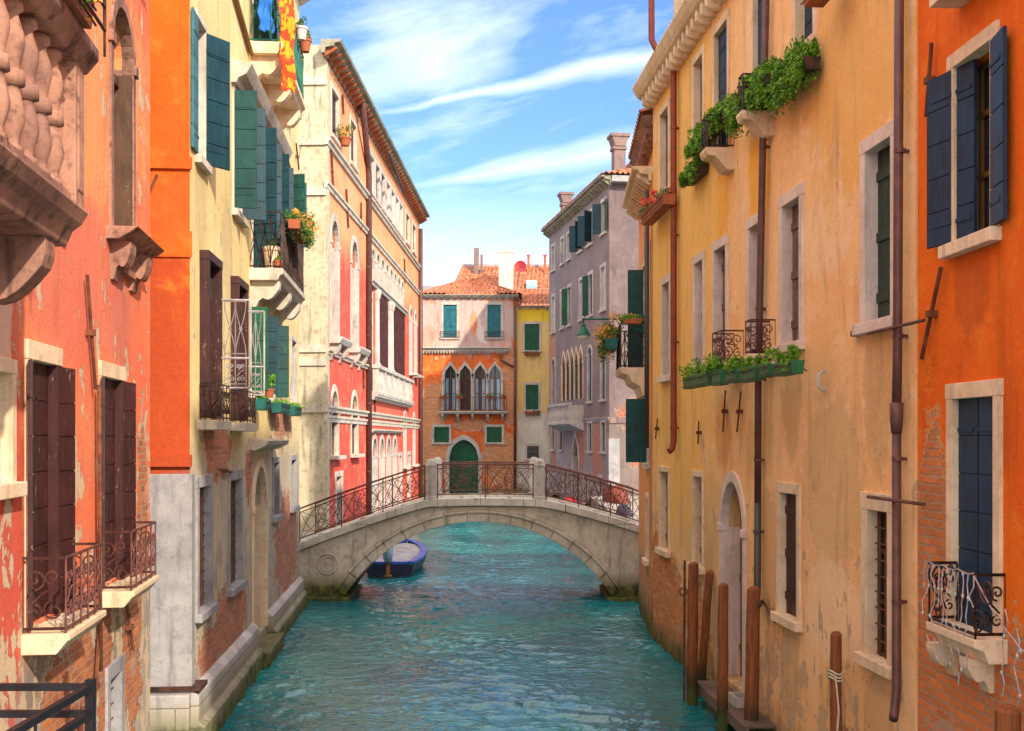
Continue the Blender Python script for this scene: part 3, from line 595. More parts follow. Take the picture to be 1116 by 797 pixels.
window(B1, 4.1, 5.2, 6.0, 8.6, trim=.12, fill='glass', fm='brown', sill=False)
window(B1, 9.05, 9.62, .35, 1.58, trim=.13, tm='stone_grey', fill='grille', fm='brown')
window(B1, 9.3, 10.3, 10.2, 12.0, trim=.12, fill='boards', fm='dkgreen')
window(B1, 6.3, 7.2, 10.2, 12.0, trim=.12, fill='boards', fm='dkgreen')
B1.build(); cornice(B1, 12.7, .5, .35, 0)
# sill shelf with console below the arched window
b = MB().prism([(-.05, 6.36), (.13, 6.36), (.26, 6.44), (.34, 6.5), (-.05, 6.5)], 8.95, 10.55, 'u'); P = B1.put('sill_shelf', b, 'stone_old', bevel=.01)
b = MB(); console(b, 9.15, .28, 6.37, .22, .42); console(b, 10.1, .28, 6.37, .22, .42); b.box(9.35, 10.2, -.05, .08, 6.08, 6.37); B1.put('bracket', b, 'stone_old', P)
B1.put('sill_shelf', MB().prism([(-.05, 9.92), (.16, 9.92), (.3, 10.05), (-.05, 10.05)], 9.4, 10.6, 'u'), 'stone_white')
# little iron balconies of the two maroon windows
for (a, c) in ((6.02, 7.30), (8.55, 9.95)):
    z = 2.6; BL = B1.put('balcony', MB().prism([(-.05, z-.17), (.27, z-.17), (.36, z-.06), (.38, z-.055), (.38, z), (-.05, z)], a, c, 'u'), 'stone_warm', bevel=.008)
    b = MB(); railing(b, a+.03, c-.03, .34, z, z+.62, 'scroll', .009, .013, .27); railside(b, a+.03, 0, .34, z, z+.62, 'scroll', .009, .013, .34); railside(b, c-.03, 0, .34, z, z+.62, 'scroll', .009, .013, .34)
    B1.put('railing', b, 'iron_red', BL)
for q in ((7.95, 5.82, 8.28, 4.7), (7.2, 2.05, 7.45, .9), (8.1, 1.0, 8.5, 2.35), (9.75, 2.3, 10.1, 1.7), (7.6, .7, 7.75, 1.6)): tie_rod(B1, *q)
pipe(B1, [(8.35, .07, 4.75), (8.42, .07, 1.8)], .02, 'rust')
# stone balcony with balusters
u0, u1, zt = .9, B1.u(93, .92), 5.72
BL = B1.put('balcony', MB().prism([(-.05, zt-.24), (.80, zt-.24), (.84, zt-.14), (.90, zt-.09), (.94, zt-.02), (.94, zt), (-.05, zt)], u0, u1, 'u'), 'stone_old', bevel=.012)
b = MB()
for a in (u1-.42, u1-1.9, u1-3.4): console(b, a, .22, zt-.24, .78, .62)
B1.put('bracket', b, 'stone_old', BL, bevel=.008)
b = MB(); b.prism([(.74, zt+.93), (.92, zt+.93), (.96, zt+.98), (1.0, zt+1.03), (1.0, zt+1.10), (.70, zt+1.10), (.70, zt+1.0)], u0, u1+.05, 'u'); b.box(u1-.21, u1+.045, -.05, .71, zt+.96, zt+1.095); B1.put('handrail', b, 'stone_old', BL, bevel=.01)
b = MB(); b.box(u1-.24, u1-.02, .72, .92, zt, zt+.945); b.box(u1-.20, u1-.06, .71, .93, zt+.1, zt+.85); B1.put('pier', b, 'stone_old', BL, bevel=.01)
b = MB(); b.box(u0, u1-.24, .75, .89, zt, zt+.07); B1.put('base_rail', b, 'stone_old', BL)
prof = [(.055, 0), (.075, .0), (.075, .05), (.045, .07), (.05, .10), (.082, .20), (.085, .25), (.06, .36), (.045, .41), (.085, .415), (.085, .495), (.045, .50), (.06, .55), (.085, .66), (.082, .71), (.05, .80), (.045, .83), (.075, .85), (.075, .90)]
bal = MB().lathe(0, 0, [(r*.95, z*.96) for r, z in prof], 14)
for k in range(16):
    a = u1-.43-.265*k
    if a < u0+.1: break
    t = MB(); t.v = [(u*.92+a, o*.92+.82, z+zt+.06) for u, o, z in bal.v]; t.f = bal.f; B1.put('baluster', t, 'stone_old', BL, smooth=True)
for k in range(3):
    t = MB(); t.v = [(u+u1-.13, o+.22+.2*k, z+zt+.06) for u, o, z in bal.v]; t.f = bal.f; B1.put('baluster', t, 'stone_old', BL, smooth=True)
t = planter(B1, u1-1.05, u1-.35, .88, 1.06, zt+1.1, zt+1.28, 'iron rack of orange flowers on the near stone balustrade', 'leafdk', 'terra', 700, .028, .2, .1, 'flo')
t.put('rack', MB().tube([(-.35, .12, .05), (.5, .12, .05), (.5, .12, .28)], .012, 6).tube([(-.35, .12, .2), (.5, .12, .2)], .01, 6).tube([(.5, -.1, .28), (.5, .14, .28)], .01, 6).tube([(.5, .12, .05), (.5, .12, -.12)], .01, 6), 'iron')

# ------------------------------------------------------------------ house B2: cream house with an orange end wall
pl_b2 = plaster('cream_plaster', (.74, .60, .29), (.66, .50, .22), (.70, .52, .30), peel=(.42, .36, .29), peel_amt=.11, blobs=[(2.1, 4.05, 1.1, .5), (3.3, 1.25, 1.5, .75), (1.6, 1.0, 1.1, .45), (10.6, 1.7, 2.2, 1.2), (9.6, 4.6, 1.8, .55), (5.0, 3.6, .35, .5)],
    tints=[(2.9, 7.3, .5, .9, (.45, .34, .18), .5), (7.0, 6.6, 2.0, .5, (.50, .40, .22), .5), (.7, 7.5, .4, .7, (.48, .38, .2), .5)], tide=(-.3, .2), streak=.55, split=(4.0, (.50, .43, .31), 1.6), bk=((.60, .20, .11), (.33, .12, .08)), seed=5.)
pl_b2s = plaster('orange_end_plaster', (.70, .135, .012), (.58, .095, .012), (.74, .19, .03), tide=(-.5, .0), streak=.3, seed=8., split=(3.72, (.33, .31, .32), .1), tints=[(1., 4.8, 3., 2.0, (.34, .050, .018), .85), (1., 7.3, 3., .5, (.50, .09, .02), .6), (.3, 1.6, .5, .8, (.33, .30, .29), .5)], blobs=[(.60, 2.0, .10, 1.7)], patchy=.9)  # orange turns a darker red between the top and the grey base
B2 = House('cream_house', 'tall cream house with an orange end wall and teal shutters', (-4.36, 14.9), (-.08, 1), -1, 13.1, 15.6, 9, pl_b2, sidemat=pl_b2s)
window(B2, .42, .98, 8.13, 10.07, trim=.07, fill='boards', fm='teal', shut=((0, 2, .40, 'bluelt'), (1, 38, .46, 'tealblue')))
window(B2, 3.4, 4.3, 8.0, 10.0, trim=.1, fill='glass', fm='brown', shut=((0, 90, .36, 'teal'), (1, 78, .40, 'tealblue')))
for a in (5.45, 7.35): window(B2, a, a+.95, 7.32, 9.95, trim=.08, fill='glass', fm='brown', sill=False, shut=((0, 84, .42, 'tealblue'), (1, 72, .42, 'tealblue')), name='balcony_door')
for a in (5.45, 7.35): window(B2, a, a+.95, 11.45, 13.7, trim=.08, fill='glass', fm='brown', sill=False, shut=((0, 84, .42, 'teal'), (1, 72, .42, 'teal')), name='balcony_door')
window(B2, 11.5, 12.2, 8.9, 10.54, trim=.07, fill='boards', fm='teal', shut=((0, 75, .3, 'teal'), (1, 60, .3, 'teal')))
window(B2, 9.9, 10.6, 11.6, 13.4, trim=.07, fill='boards', fm='teal', shut=((0, 75, .3, 'teal'), (1, 60, .35, 'teal')))
for a, b_ in ((.75, 1.6), (3.25, 4.1)):
    W = window(B2, a, b_, 4.5, 6.75, trim=.1, tm='maroon', fill='glass', fm='maroon', proud=.13, sill=False)
    B2.put('transom', MB().box(a+.06, b_-.06, -.03, .0, 6.25, 6.62), 'glassg', W)
    P = B2.put('sill', MB().box(a-.2, b_+.15, -.05, .26, 4.32, 4.46), 'stone', W, bevel=.01)
    q = MB(); railing(q, a-.16, b_+.1, .24, 4.46, 4.98, 'scroll', .008, .012, .3); railside(q, a-.16, .02, .24, 4.46, 4.98, 'bars', .007, .012, .08); B2.put('railing', q, 'iron', W)
# open iron casements seen face on
for (a, wd, z0, z1) in ((1.62, .46, 4.96, 6.28), (4.15, .30, 4.95, 6.4)):
    q = MB()
    for (c, d) in ((0, wd),):
        for o in (.1, .1+wd): q.tube([(a, o, z0), (a, o, z1)], .016, 6)
        for z in (z0, z0+.34*(z1-z0), z1): q.tube([(a, .1, z), (a, .1+wd, z)], .014, 6)
        t = MB(); railing(t, .12+wd*.12, .08+wd*.9, 0, z0+.02, z0+(z1-z0)*.33, 'scroll', .007, .008, wd*.4); railing(t, .12+wd*.12, .08+wd*.9, 0, z0+(z1-z0)*.36, z1-.02, 'diamond', .007, .008, wd*.4)
        q.add([(a, x, z) for x, _, z in t.v], t.f)
    B2.put('iron_casement', q, 'lilac')
window(B2, 5.2, 6.7, 5.05, 6.62, trim=.06, fill='boards', fm='dkgreen', shut=((0, 90, .29, 'green'), (1, 82, .3, 'tealblue')))
window(B2, 7.6, 8.5, 5.05, 6.62, trim=.06, fill='glass', fm='white', shut=((1, 70, .3, 'teal'),))
window(B2, 11.4, 12.3, 5.03, 6.57, trim=.08, fill='boards', fm='tealblue', tm='stone_white')
for a, c in ((.5, 1.38), (3.0, 4.1)): window(B2, a, c, 1.75, 3.52, trim=.13, tm='stone_grey', fill='grille', fm='greywood')
window(B2, 5.55, 7.15, .45, 3.67, arch='round', trim=.16, tm='stone_warm', fill='vboards', fm='greywood', sill=False, rec=.3, name='arched_water_door')
window(B2, 8.2, 9.05, 2.55, 3.69, trim=.1, tm='stone_grey', fill='glass', fm='brown'); window(B2, 11.3, 12.3, 2.55, 3.69, trim=.1, tm='stone_grey', fill='glass', fm='brown')
B2.build(); cornice(B2, 15.7, .55, .4)
# stepped mossy plinth, moulded bands on the end wall, ties
B2.put('plinth', MB().prism([(-.02, -1), (.26, -1), (.22, .30), (.13, .36), (.13, .72), (.05, .80), (-.02, .80)], -.05, 5.4, 'u'), 'plinth', bevel=.02)
B2.put('plinth', MB().prism([(-.02, -1), (.26, -1), (.22, .30), (.13, .36), (.13, .62), (.05, .70), (-.02, .70)], 7.3, 13.1, 'u'), 'plinth', bevel=.02)
B2.put('water_step', MB().box(5.3, 7.4, -.3, .34, -1, .28), 'plinth', bevel=.03)
for (za, ht, dp, mt) in ((8.0, .16, .05, pl_b2s), (7.0, .35, .03, pl_b2s), (3.98, .16, .07, pl_b2s)):
    B2.put('band', MB().add([(-dp, .03, za-ht), (-dp, -4, za-ht), (-dp, -4, za), (-dp, .03, za), (.0, .03, za-ht), (.0, -4, za-ht), (.0, -4, za), (.0, .03, za)], [(0, 1, 2, 3), (4, 7, 6, 5), (0, 3, 7, 4), (0, 4, 5, 1), (2, 6, 7, 3)]), mt)
B2.put('stone_quoin', MB().box(-.05, .16, -.55, .035, .42, 3.72), 'stone_grey', bevel=.01)
B2.put('iron_strap', MB().box(-.10, .35, -3, .17, .80, .86), 'iron')
B2.put('plinth', MB().box(-.16, .0, -3, .02, -1, .76), 'plinth', bevel=.02)
B2.put('tie_rod', MB().tube([(-.05, -.62, 7.3), (-.05, -.42, 7.75)], .02, 6), 'rust')
# balconies
for (zs, kind, mt) in ((7.3, 'diamond', 'iron'), (11.42, 'diamond', 'iron_green')):
    a, c, dp = 5.1, 8.95, .60
    BL = B2.put('balcony', MB().prism([(-.05, zs-.22), (dp-.1, zs-.22), (dp-.06, zs-.14), (dp, zs-.10), (dp, zs), (-.05, zs)], a, c, 'u'), 'stone_warm' if zs > 9 else 'stone', bevel=.01)
    q = MB()
    for x in (a+.15, (a+c)/2-.12, c-.4): console(q, x, .24, zs-.22, dp-.08, .5)
    B2.put('bracket', q, 'stone_warm' if zs > 9 else 'stone', BL, bevel=.008)
    q = MB(); railing(q, a+.04, c-.04, dp-.04, zs, zs+1.02, kind, .009, .015, .22 if zs > 9 else .17); railside(q, a+.04, 0, dp-.04, zs, zs+1.02, kind, .009, .015, .18); railside(q, c-.04, 0, dp-.04, zs, zs+1.02, kind, .009, .015, .18)
    B2.put('railing', q, mt, BL)
B2.put('hood_cornice', MB().prism([(-.02, 10.06), (.08, 10.06), (.12, 10.14), (.24, 10.2), (.30, 10.3), (.34, 10.38), (-.02, 10.44)], 3.2, 8.9, 'u'), 'stone', bevel=.006)
P = B2.put('hood_cornice', MB().prism([(-.02, 3.98), (.10, 3.98), (.3, 4.08), (.34, 4.16), (-.02, 4.2)], 5.2, 8.3, 'u'), 'stone', bevel=.006)
B2.put('gutter', MB().tube([(.95, .05, 12.0), (5.0, .05, 11.15)], .045, 8), 'ochre'); B2.put('gutter', MB().tube([(8.95, .06, 10.9), (12.9, .06, 9.9)], .03, 8), 'ochre')
for q in ((9.6, 9.9, 9.9, 9.3), (12.0, 11.4, 12.6, 10.9), (1.9, 3.72, 3.0, 3.66)): tie_rod(B2, *q)
# things on the cream house
planter(B2, 5.6, 7.3, .62, .86, 8.12, 8.30, 'long window box of orange geraniums on the lower balcony of the cream house', 'leafdk', 'terra', 1500, .03, .2, .3, 'flo', spread=.13)
pot(B2, 8.3, .66, 12.35, .13, .26, 'terracotta pot of yellow flowers hung on the upper green balcony', 'terra', 'leafdk', 260, .2, 'fly')
pot(B2, 7.6, .66, 12.35, .12, .26, 'pink pot hung beside the yellow flowers on the upper balcony', 'stone_pink', 'leafdk', 220, .16)
pot(B2, 5.35, .36, 7.3, .15, .42, 'big cream jar standing on the lower balcony floor', 'stone_warm', 'leafdk', 120, .12)
pot(B2, 5.22, .5, 7.3, .08, .16, 'small red pot by the cream jar on the lower balcony', 'terra', 'leafdk', 80, .08)
pot(B2, 5.35, .32, 4.95, .10, .16, 'terracotta pot with a bright green fern below the green shutters', 'terra', 'leaf', 240, .26)
for a, c, lb in ((5.1, 5.75, 'green flower box under the bright green fern'), (7.3, 8.7, 'teal flower box in the middle of the ledge on the cream house'), (9.7, 11.0, 'teal flower box farthest along the cream house')):
    planter(B2, a, c, .08, .30, 4.72, 4.93, lb, 'leaf', 'tealpot', 120, .03, .08, 0)
# hanging cloths
def cloth(h, u, o, z0, z1, wd, label, mat, name='hanging_cloth', seed=1):
    r = random.Random(seed); t = MB(); nu, nz = 14, 30; ph = r.random()*6
    for j in range(nz+1):
        for i in range(nu+1):
            x = (i/nu-.5)*wd*(1-.2*sin(j/nz*3)); z = z0+(z1-z0)*j/nz
            t.v.append((x*.55+.02*sin(j*.5), .035*sin(i*1.3+j*.12+ph)+x*.7+.02*sin(j*.4), z-z0+.03*sin(i*.9)*(1-j/nz)))
    for j in range(nz):
        for i in range(nu): k = j*(nu+1)+i; t.f.append((k, k+1, k+nu+2, k+nu+1))
    o_ = one(name, label, 'cloth', t, mat, h.world(u, o, z0), atan2(h.d[1], h.d[0]), smooth=True, outs=h.outs); md = o_.modifiers.new('thick', 'SOLIDIFY'); md.thickness = .006
gc = G('orange_red_cloth'); nn = gc.noise(gc.obj, 5, 3, .5, 1.2); clothm = gc.fin(gc.mix(gc.sm(nn, .47, .53), (.75, .05, .01), (.85, .30, .01)), .8)
cloth(B2, 5.16, .66, 10.55, 12.44, .36, 'orange and red patterned cloth hanging from the upper balcony rail', clothm)
gc = G('blue_cloth'); blc = gc.fin((.02, .14, .50), .8)
cloth(B2, 5.1, .28, 11.6, 12.42, .34, 'bright blue cloth hung inside the upper green balcony', blc, seed=3)

# ------------------------------------------------------------------ house B3: long red and peach palace
pl_b3 = plaster('peach_red_plaster', (.80, .36, .17), (.80, .27, .13), (.78, .44, .26), tide=(.2, .8), streak=.3, seed=11., split=(10.4, (.70, .095, .065), 2.6), patchy=.6, tints=[(22, 6, 3, 5, (.66, .13, .10), .5), (12, 5.4, 6, .5, (.76, .16, .12), .6)], brick_z=None)
B3 = House('red_palace', 'long palace, peach above and red below, with white stone trim', (-5.58, 33.), (.027, 1), -1, 25.3, 16.0, 9, pl_b3, sidemat=M['cream_quoin'])
for i, (a, c) in enumerate(((.85, 2.0), (4.2, 5.3))): window(B3, a, c, 13.55, 15.0, trim=.13, fill='boards', fm='maroon', rec=.08, tm='stone', shut=())
xs_ = [8.4, 9.85, 11.3, 12.85, 14.3, 15.7, 17.1]
for i, a in enumerate(xs_): window(B3, a, a+.95, 13.5, 14.9, trim=.16, tm='stone_white', fill='boards', fm='white' if i in (0, 3, 4, 5, 6) else 'maroon', rec=.08, shut=())
for a in (19.4, 22.1): window(B3, a, a+1.3, 13.6, 14.95, trim=.16, fill='boards', fm='maroon', rec=.08, shut=())
for a, c in ((.8, 2.0), (4.4, 5.7)):
    W = window(B3, a, c, 7.3, 11.0, arch='tall', trim=.17, tm='stone_white', fill='glass', fm='brown', sill=False, label='tall arched window with a stone balconet', name='arched_window')
    q = MB().prism([(-.02, 7.1), (.34, 7.1), (.42, 7.24), (.42, 7.3), (-.02, 7.3)], a-.35, c+.35, 'u'); P = B3.put('sill', q, 'stone_white', W)
    q = MB(); console(q, a-.22, .22, 7.1, .32, .5); console(q, c, .22, 7.1, .32, .5); B3.put('bracket', q, 'stone_white', W)
    window(B3, a, c-.1, 3.66, 5.69, arch='tall', trim=.16, tm='stone', fill='glass', fm='greywood', rec=.1, sillw=.22, name='arched_window')
for a in (20.9, 22.9): window(B3, a, a+.9, 7.4, 10.6, arch='tall', trim=.16, tm='stone_white', fill='glass', fm='brown', sillw=.35, name='arched_window')
for a in (18.6, 22.3): window(B3, a, a+.8, 2.9, 5.4, arch='tall', trim=.14, tm='stone_white', fill='glass', fm='brown', sillw=.22, name='arched_window')
# loggia: openings with red curtains between white columns, little arches above
for i, (a, c) in enumerate(((8.75, 9.6), (10.3, 13.3), (14.3, 18.9))):
    W = window(B3, a, c, 6.95, 10.0, trim=.0, fill='vboards', fm='maroon', rec=.10, sill=False, name='loggia_bay')
    q = MB(); kk = max(3, int((c-a)/.3)); pl = [(a+(c-a)*k/(4*kk), -.02+.05*sin(k*pi/2)+.02*sin(k*.7)) for k in range(4*kk+1)]
    if i: q.prism(pl+[(x, o-.02) for x, o in pl[::-1]], 7.0, 9.95, 'z'); B3.put('curtain', q, 'maroon', W)
for u_ in (9.95, 13.55, 14.05): B3.put('column', MB().lathe(u_, .02, [(.19, 6.95), (.19, 7.1), (.14, 7.15), (.12, 9.6), (.15, 9.65), (.2, 9.85), (.2, 9.99)], 12), 'stone_white')
for k in range(8):
    a = 8.8+k*1.27; window(B3, a, a+.75, 10.25, 11.45, arch='round', trim=.13, tm='stone_white', fill='dark', rec=.2, sill=False, name='loggia_arch')
course(B3, 10.22, .2, .16, 8.4, 19.2, 'stone_white', 'loggia_lintel')
for k in range(4):
    a = 9.0+k*1.95; window(B3, a, a+1.15, .5 if k % 2 else 1.0, 4.2, arch='tall', trim=.17, tm='stone_white', fill='vboards' if k in (1, 3) else 'glass', fm='greywood', sill=False, rec=.3, name='arched_water_door')
for a in (16.9, 20.2): window(B3, a, a+.9, .8, 3.4, trim=.15, tm='stone_white', fill='boards', fm='brown', sill=False)
window(B3, 1.6, 2.6, .5, 3.0, trim=.14, fill='vboards', fm='brown', sill=False, name='water_door')
B3.build()
cornice(B3, 16.0, .55, .40, -.5, None, 'cornice', .55, 'terra', .16)
for z_, d_ in ((13.2, .16), (11.9, .12), (5.2, .14), (4.9, .08)): course(B3, z_, .2, d_, -.12, None, 'stone')
course(B3, 6.9, .16, .14, 0, 8.4); course(B3, 5.85, .18, .30, 8.5, 20.3, 'stone_white'); course(B3, 4.55, .12, .2, 8.5, 17.5, 'stone')
for z_ in (15.0, 13.2, 11.7, 7.0, 6.6, 5.2): B3.put('band', MB().box(-.10, 0, -4, .02, z_-.22, z_), 'stone')
B3.put('quoin', MB().box(-.04, .34, -1.1, .05, -.5, 15.5), 'cream_quoin', bevel=.01)
# balustrade of the loggia
P = B3.put('balustrade', MB().box(8.6, 20.2, .04, .32, 5.86, 5.98).box(8.6, 20.2, .04, .32, 6.86, 7.0), 'stone_white')
q = MB()
for k in range(52):
    a = 8.75+k*.222
    if k % 9 == 0: q.box(a-.09, a+.09, .07, .29, 5.98, 6.86)
    else: q.lathe(a, .18, [(.07, 5.98), (.05, 6.05), (.085, 6.3), (.045, 6.6), (.07, 6.86)], 7)
B3.put('baluster', q, 'stone_white', P)
pipe(B3, [(4.9, .3, 15.75), (7.4, .10, 14.3), (7.6, .10, 13.9), (7.6, .10, .8)], .11, 'pipe_brown', [(7.6, z) for z in (13, 10.5, 8, 5.5, 3)])
pipe(B3, [(9.3, .6, 15.2), (13.5, .6, 14.6)], .07, 'copper'); pipe(B3, [(24.8, .12, 15.2), (24.8, .12, .8)], .11, 'pipe_brown')
for q in ((.6, 13.1, 1.0, 11.7), (3.2, 12.4, 3.6, 11.2), (6.2, 12.6, 6.2, 11.6), (2.5, 15.3, 2.7, 14.7), (18.5, 12.6, 18.8, 11.5), (6.7, 6.9, 6.8, 6.0), (9.3, 6.0, 9.5, 5.2)): tie_rod(B3, *q, r=.035)
q = MB().box(15.5, 16.6, -1.6, -.7, 15.6, 17.6).box(15.4, 16.7, -1.7, -.6, 17.6, 17.8); B3.put('chimney', q, 'stone_grey')
pot(B3, 2.0, .22, 13.5, .2, .25, 'pot of green weeds on the top window sill of the red palace', 'terra', 'leafdk', 500, .35, 'fly')

# ------------------------------------------------------------------ tiled roofs
def tiles(b, A, B_, Cc, D, wd=.27, rows=None):
    """curved tiles on the slope A-B (eave) to D-C (ridge)"""
    A, B_, Cc, D = map(Vector, (A, B_, Cc, D)); n = max(2, int((B_-A).length/wd)); m = rows or max(2, int((D-A).length/.4)); nm = (B_-A).cross(D-A).normalized()
    if nm.z < 0: nm = -nm
    k0 = len(b.v); K = 5
    for j in range(m):
        for e in (0, 1):
            for i in range(n*K+1):
                s_ = i/(n*K); t = (j+e)/m; p = (A.lerp(B_, s_)).lerp(D.lerp(Cc, s_), t); ph = (i % K)/K
                hgt = .095*abs(sin(pi*(ph if i % (K) else 0)))*1.0+(.03 if e == 0 else 0.)
                b.v.append(tuple(p+nm*hgt))
    W_ = n*K+1
    for j in range(m):
        for i in range(n*K):
            k = k0+(2*j)*W_+i; b.f.append((k, k+1, k+W_+1, k+W_))
            if j < m-1: b.f.append((k+W_, k+W_+1, k+2*W_+1, k+2*W_))
    return b
# ------------------------------------------------------------------ grey house across the canal bend
bkp = ((.50, .17, .12), (.42, .19, .15))
S = 52/36.
pl_g = plaster('mauve_grey_plaster', (.26, .205, .185), (.20, .16, .155), (.31, .24, .20), peel=(.45, .36, .32), peel_amt=.05, blobs=[(1.6*S, 3.6, 1.0, 1.6), (4.0*S, 3.8, 1.0, 1.3), (8.6*S, 4.3, .8, 2.2), (8.8*S, 9., .9, 3.5), (-2.4, 5.6, .9, .7), (-2.6, 3.3, .8, .5)], tide=(.2, .8), streak=.4, seed=14., bk=bkp, split=(4.4, (.36, .31, .28), 1.2), rim=(.45, .4, .36))
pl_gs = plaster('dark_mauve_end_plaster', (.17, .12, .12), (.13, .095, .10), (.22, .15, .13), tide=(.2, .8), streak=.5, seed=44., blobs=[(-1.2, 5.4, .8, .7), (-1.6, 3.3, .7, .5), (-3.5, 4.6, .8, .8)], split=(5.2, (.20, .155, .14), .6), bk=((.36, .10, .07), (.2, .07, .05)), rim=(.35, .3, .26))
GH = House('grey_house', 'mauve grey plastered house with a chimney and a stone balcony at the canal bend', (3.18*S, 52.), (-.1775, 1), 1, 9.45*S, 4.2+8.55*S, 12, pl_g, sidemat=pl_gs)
Zs = lambda z: 4.2+(z-4.2)*S
def gw(a, c, z1, z0, **k): window(GH, a*S, c*S, Zs(z0), Zs(z1), **k)
gw(.4, 1.0, 12.1, 11.05, trim=.12, fill='boards', fm='teal', shut=((0, 20, .45, 'tealblue'), (1, 60, .45, 'tealblue')))
gw(2.3, 3.0, 12.1, 11.0, trim=.12, fill='boards', fm='teal', shut=((0, 60, .5, 'tealblue'), (1, 60, .5, 'tealblue')))
gw(3.7, 4.3, 12.0, 11.0, trim=.12, fill='boards', fm='teal', shut=((0, 60, .5, 'tealblue'), (1, 60, .5, 'tealblue')))
for a in (5.6, 6.7): gw(a, a+.5, 11.97, 11.0, trim=.13, tm='stone_white', fill='glass', fm='white')
gw(8.4, 8.9, 11.97, 11.0, trim=.13, tm='stone_white', fill='glass', fm='white')
for a, mt in ((.5, 'white'), (2.2, 'teal'), (3.55, 'white'), (5.5, 'green'), (6.7, 'white'), (8.35, 'white')): gw(a, a+.55, 9.93, 8.5, trim=.14, tm='stone_white', fill='boards', fm=mt, rec=.1, shut=((1, 55, .35, mt),) if mt != 'white' else ())
for a, mt in ((.5, 'tealblue'), (2.3, 'tealblue'), (8.3, 'tealblue')): gw(a, a+.55, 7.4, 5.5, arch='round', trim=.13, tm='stone_white', fill='boards', fm=mt, rec=.08)
for k in range(5): gw(3.60+k*.7, 4.24+k*.7, 7.5, 5.65, arch='gothic', trim=.07, tm='stone_warm', fill='boards' if k == 2 else 'glass', fm='tealblue' if k == 2 else 'brown', rec=.04, sill=False, name='lancet_window')
for a in (.5, 2.3, 6.9, 8.4): gw(a, a+.5, 4.74, 3.76, trim=.12, tm='stone_white', fill='boards', fm='teal', rec=.08)
gw(4.3, 5.2, 4.3, 1.6, arch='gothic', trim=.18, tm='stone', fill='vboards', fm='dkgreen', sill=False, rec=.25, name='water_door')
gw(6.2, 6.7, 3.0, 2.2, trim=.1, fill='grille', fm='brown'); gw(2.9, 3.4, 2.9, 1.9, trim=.1, fill='grille', fm='brown'); gw(.9, 1.4, 2.9, 1.9, trim=.1, fill='grille', fm='brown')
GH.build(); cornice(GH, GH.h, .5, .35, -.4, None, 'cornice', .55, 'cornice')
GH.put('cornice', MB().box(-.5, 0, -12, -.0, GH.h-.3, GH.h-.02), 'stone_grey')
GH.put('quoin', MB().box(-.05, .3, -.5, .04, -.5, 4.2), 'stone_grey', bevel=.01); course(GH, Zs(4.9), .2, .06, 0, None, 'stone_grey'); GH.put('band', MB().box(-.06, 0, -11, .0, Zs(4.7), Zs(4.9)), 'chimney')
b = MB(); h_ = GH.h; tiles(b, (-.55, .45, h_), (GH.len, .45, h_), (GH.len-4, -6, h_+2.0), (4, -6, h_+2.0)); tiles(b, (-.55, -12, h_), (-.55, .45, h_), (4, -6, h_+2.0), (4, -6.5, h_+2.0)); RF_ = GH.put('roof', b, 'roof')
def chimney(h, u, o, z0, z1, w_, mat, parent=None):
    q = MB().box(u-w_/2, u+w_/2, o-w_/2, o+w_/2, z0, z1).box(u-w_*.62, u+w_*.62, o-w_*.62, o+w_*.62, z1, z1+.15).prism([(o-w_*.45, z1+.15), (o+w_*.45, z1+.15), (o+w_*.75, z1+.6), (o-w_*.75, z1+.6)], u-w_*.7, u+w_*.7, 'u').box(u-w_*.8, u+w_*.8, o-w_*.85, o+w_*.85, z1+.6, z1+.75)
    return h.put('chimney', q, mat, parent)
chimney(GH, .9, -.7, GH.h, GH.h+1.5, .55, 'chimney', RF_); chimney(GH, 8.2*S, -.6, GH.h, GH.h+1.1, .5, 'chimney', RF_)
GH.put('dormer', MB().prism([(-3.4, h_+.6), (-1.4, h_+.6), (-1.4, h_+1.1), (-2.4, h_+1.75), (-3.4, h_+1.1)], .5, 2.4, 'u'), 'roof', RF_)
za = Zs(4.72); P = GH.put('balcony', MB().prism([(-.02, za-.35), (.55, za-.1), (.8, za), (.8, za+.12), (-.02, za+.12)], 3.5*S, 7.3*S, 'u'), 'stone_white')
q = MB().box(3.5*S, 7.3*S, .62, .8, za+.98, za+1.12); 
for k in range(30): a = 3.55*S+k*.183; q.lathe(a, .7, [(.06, za+.12), (.045, za+.2), (.075, za+.45), (.04, za+.8), (.06, za+.98)], 6)
for (x, y) in ((3.5*S, 0), (7.3*S-.15, 0)): q.box(x, x+.15, 0, .8, za+.12, za+.98)
GH.put('baluster', q, 'stone_white', P)

# ------------------------------------------------------------------ end house with the gothic window
pl_e = plaster('orange_brick_plaster', (.78, .155, .03), (.72, .20, .06), (.74, .34, .12), peel=(.7, .45, .24), peel_amt=.12, blobs=[(.8, 6.2, .9, 1.3), (5.6, 7.3, .6, 2.0), (1., 2.9, 1.6, 1.0), (3.2, 5.0, .9, .35), (5.2, 2.9, 1.3, 1.4), (.3, 3.5, .5, 3)], tide=(.3, 1.1), streak=.5, seed=17., bk=((.80, .32, .13), (.55, .22, .09)), split=(9.62, (.74, .145, .03), .1), tints=[(2.9, 11.3, 4, 2, (.47, .36, .34), .95), (3.9, 11.0, .5, .8, (.70, .60, .55), .7), (.6, 10.6, .5, .6, (.62, .27, .2), .7), (1.9, 11.6, .5, .5, (.33, .27, .27), .6), (4.1, 11.6, .4, .7, (.42, .26, .24), .6), (3.3, 11.3, .25, .8, (.65, .25, .12), .8), (2.4, 5.1, .35, .5, (.30, .10, .06), .7), (3.9, 5.0, .4, .5, (.30, .10, .06), .7)])
E_ = House('gothic_house', 'orange brick house with a four light gothic window and a green arched water door', (-5.67, 68.), (1, 0), -1, 5.98, 13.0, 8, pl_e)
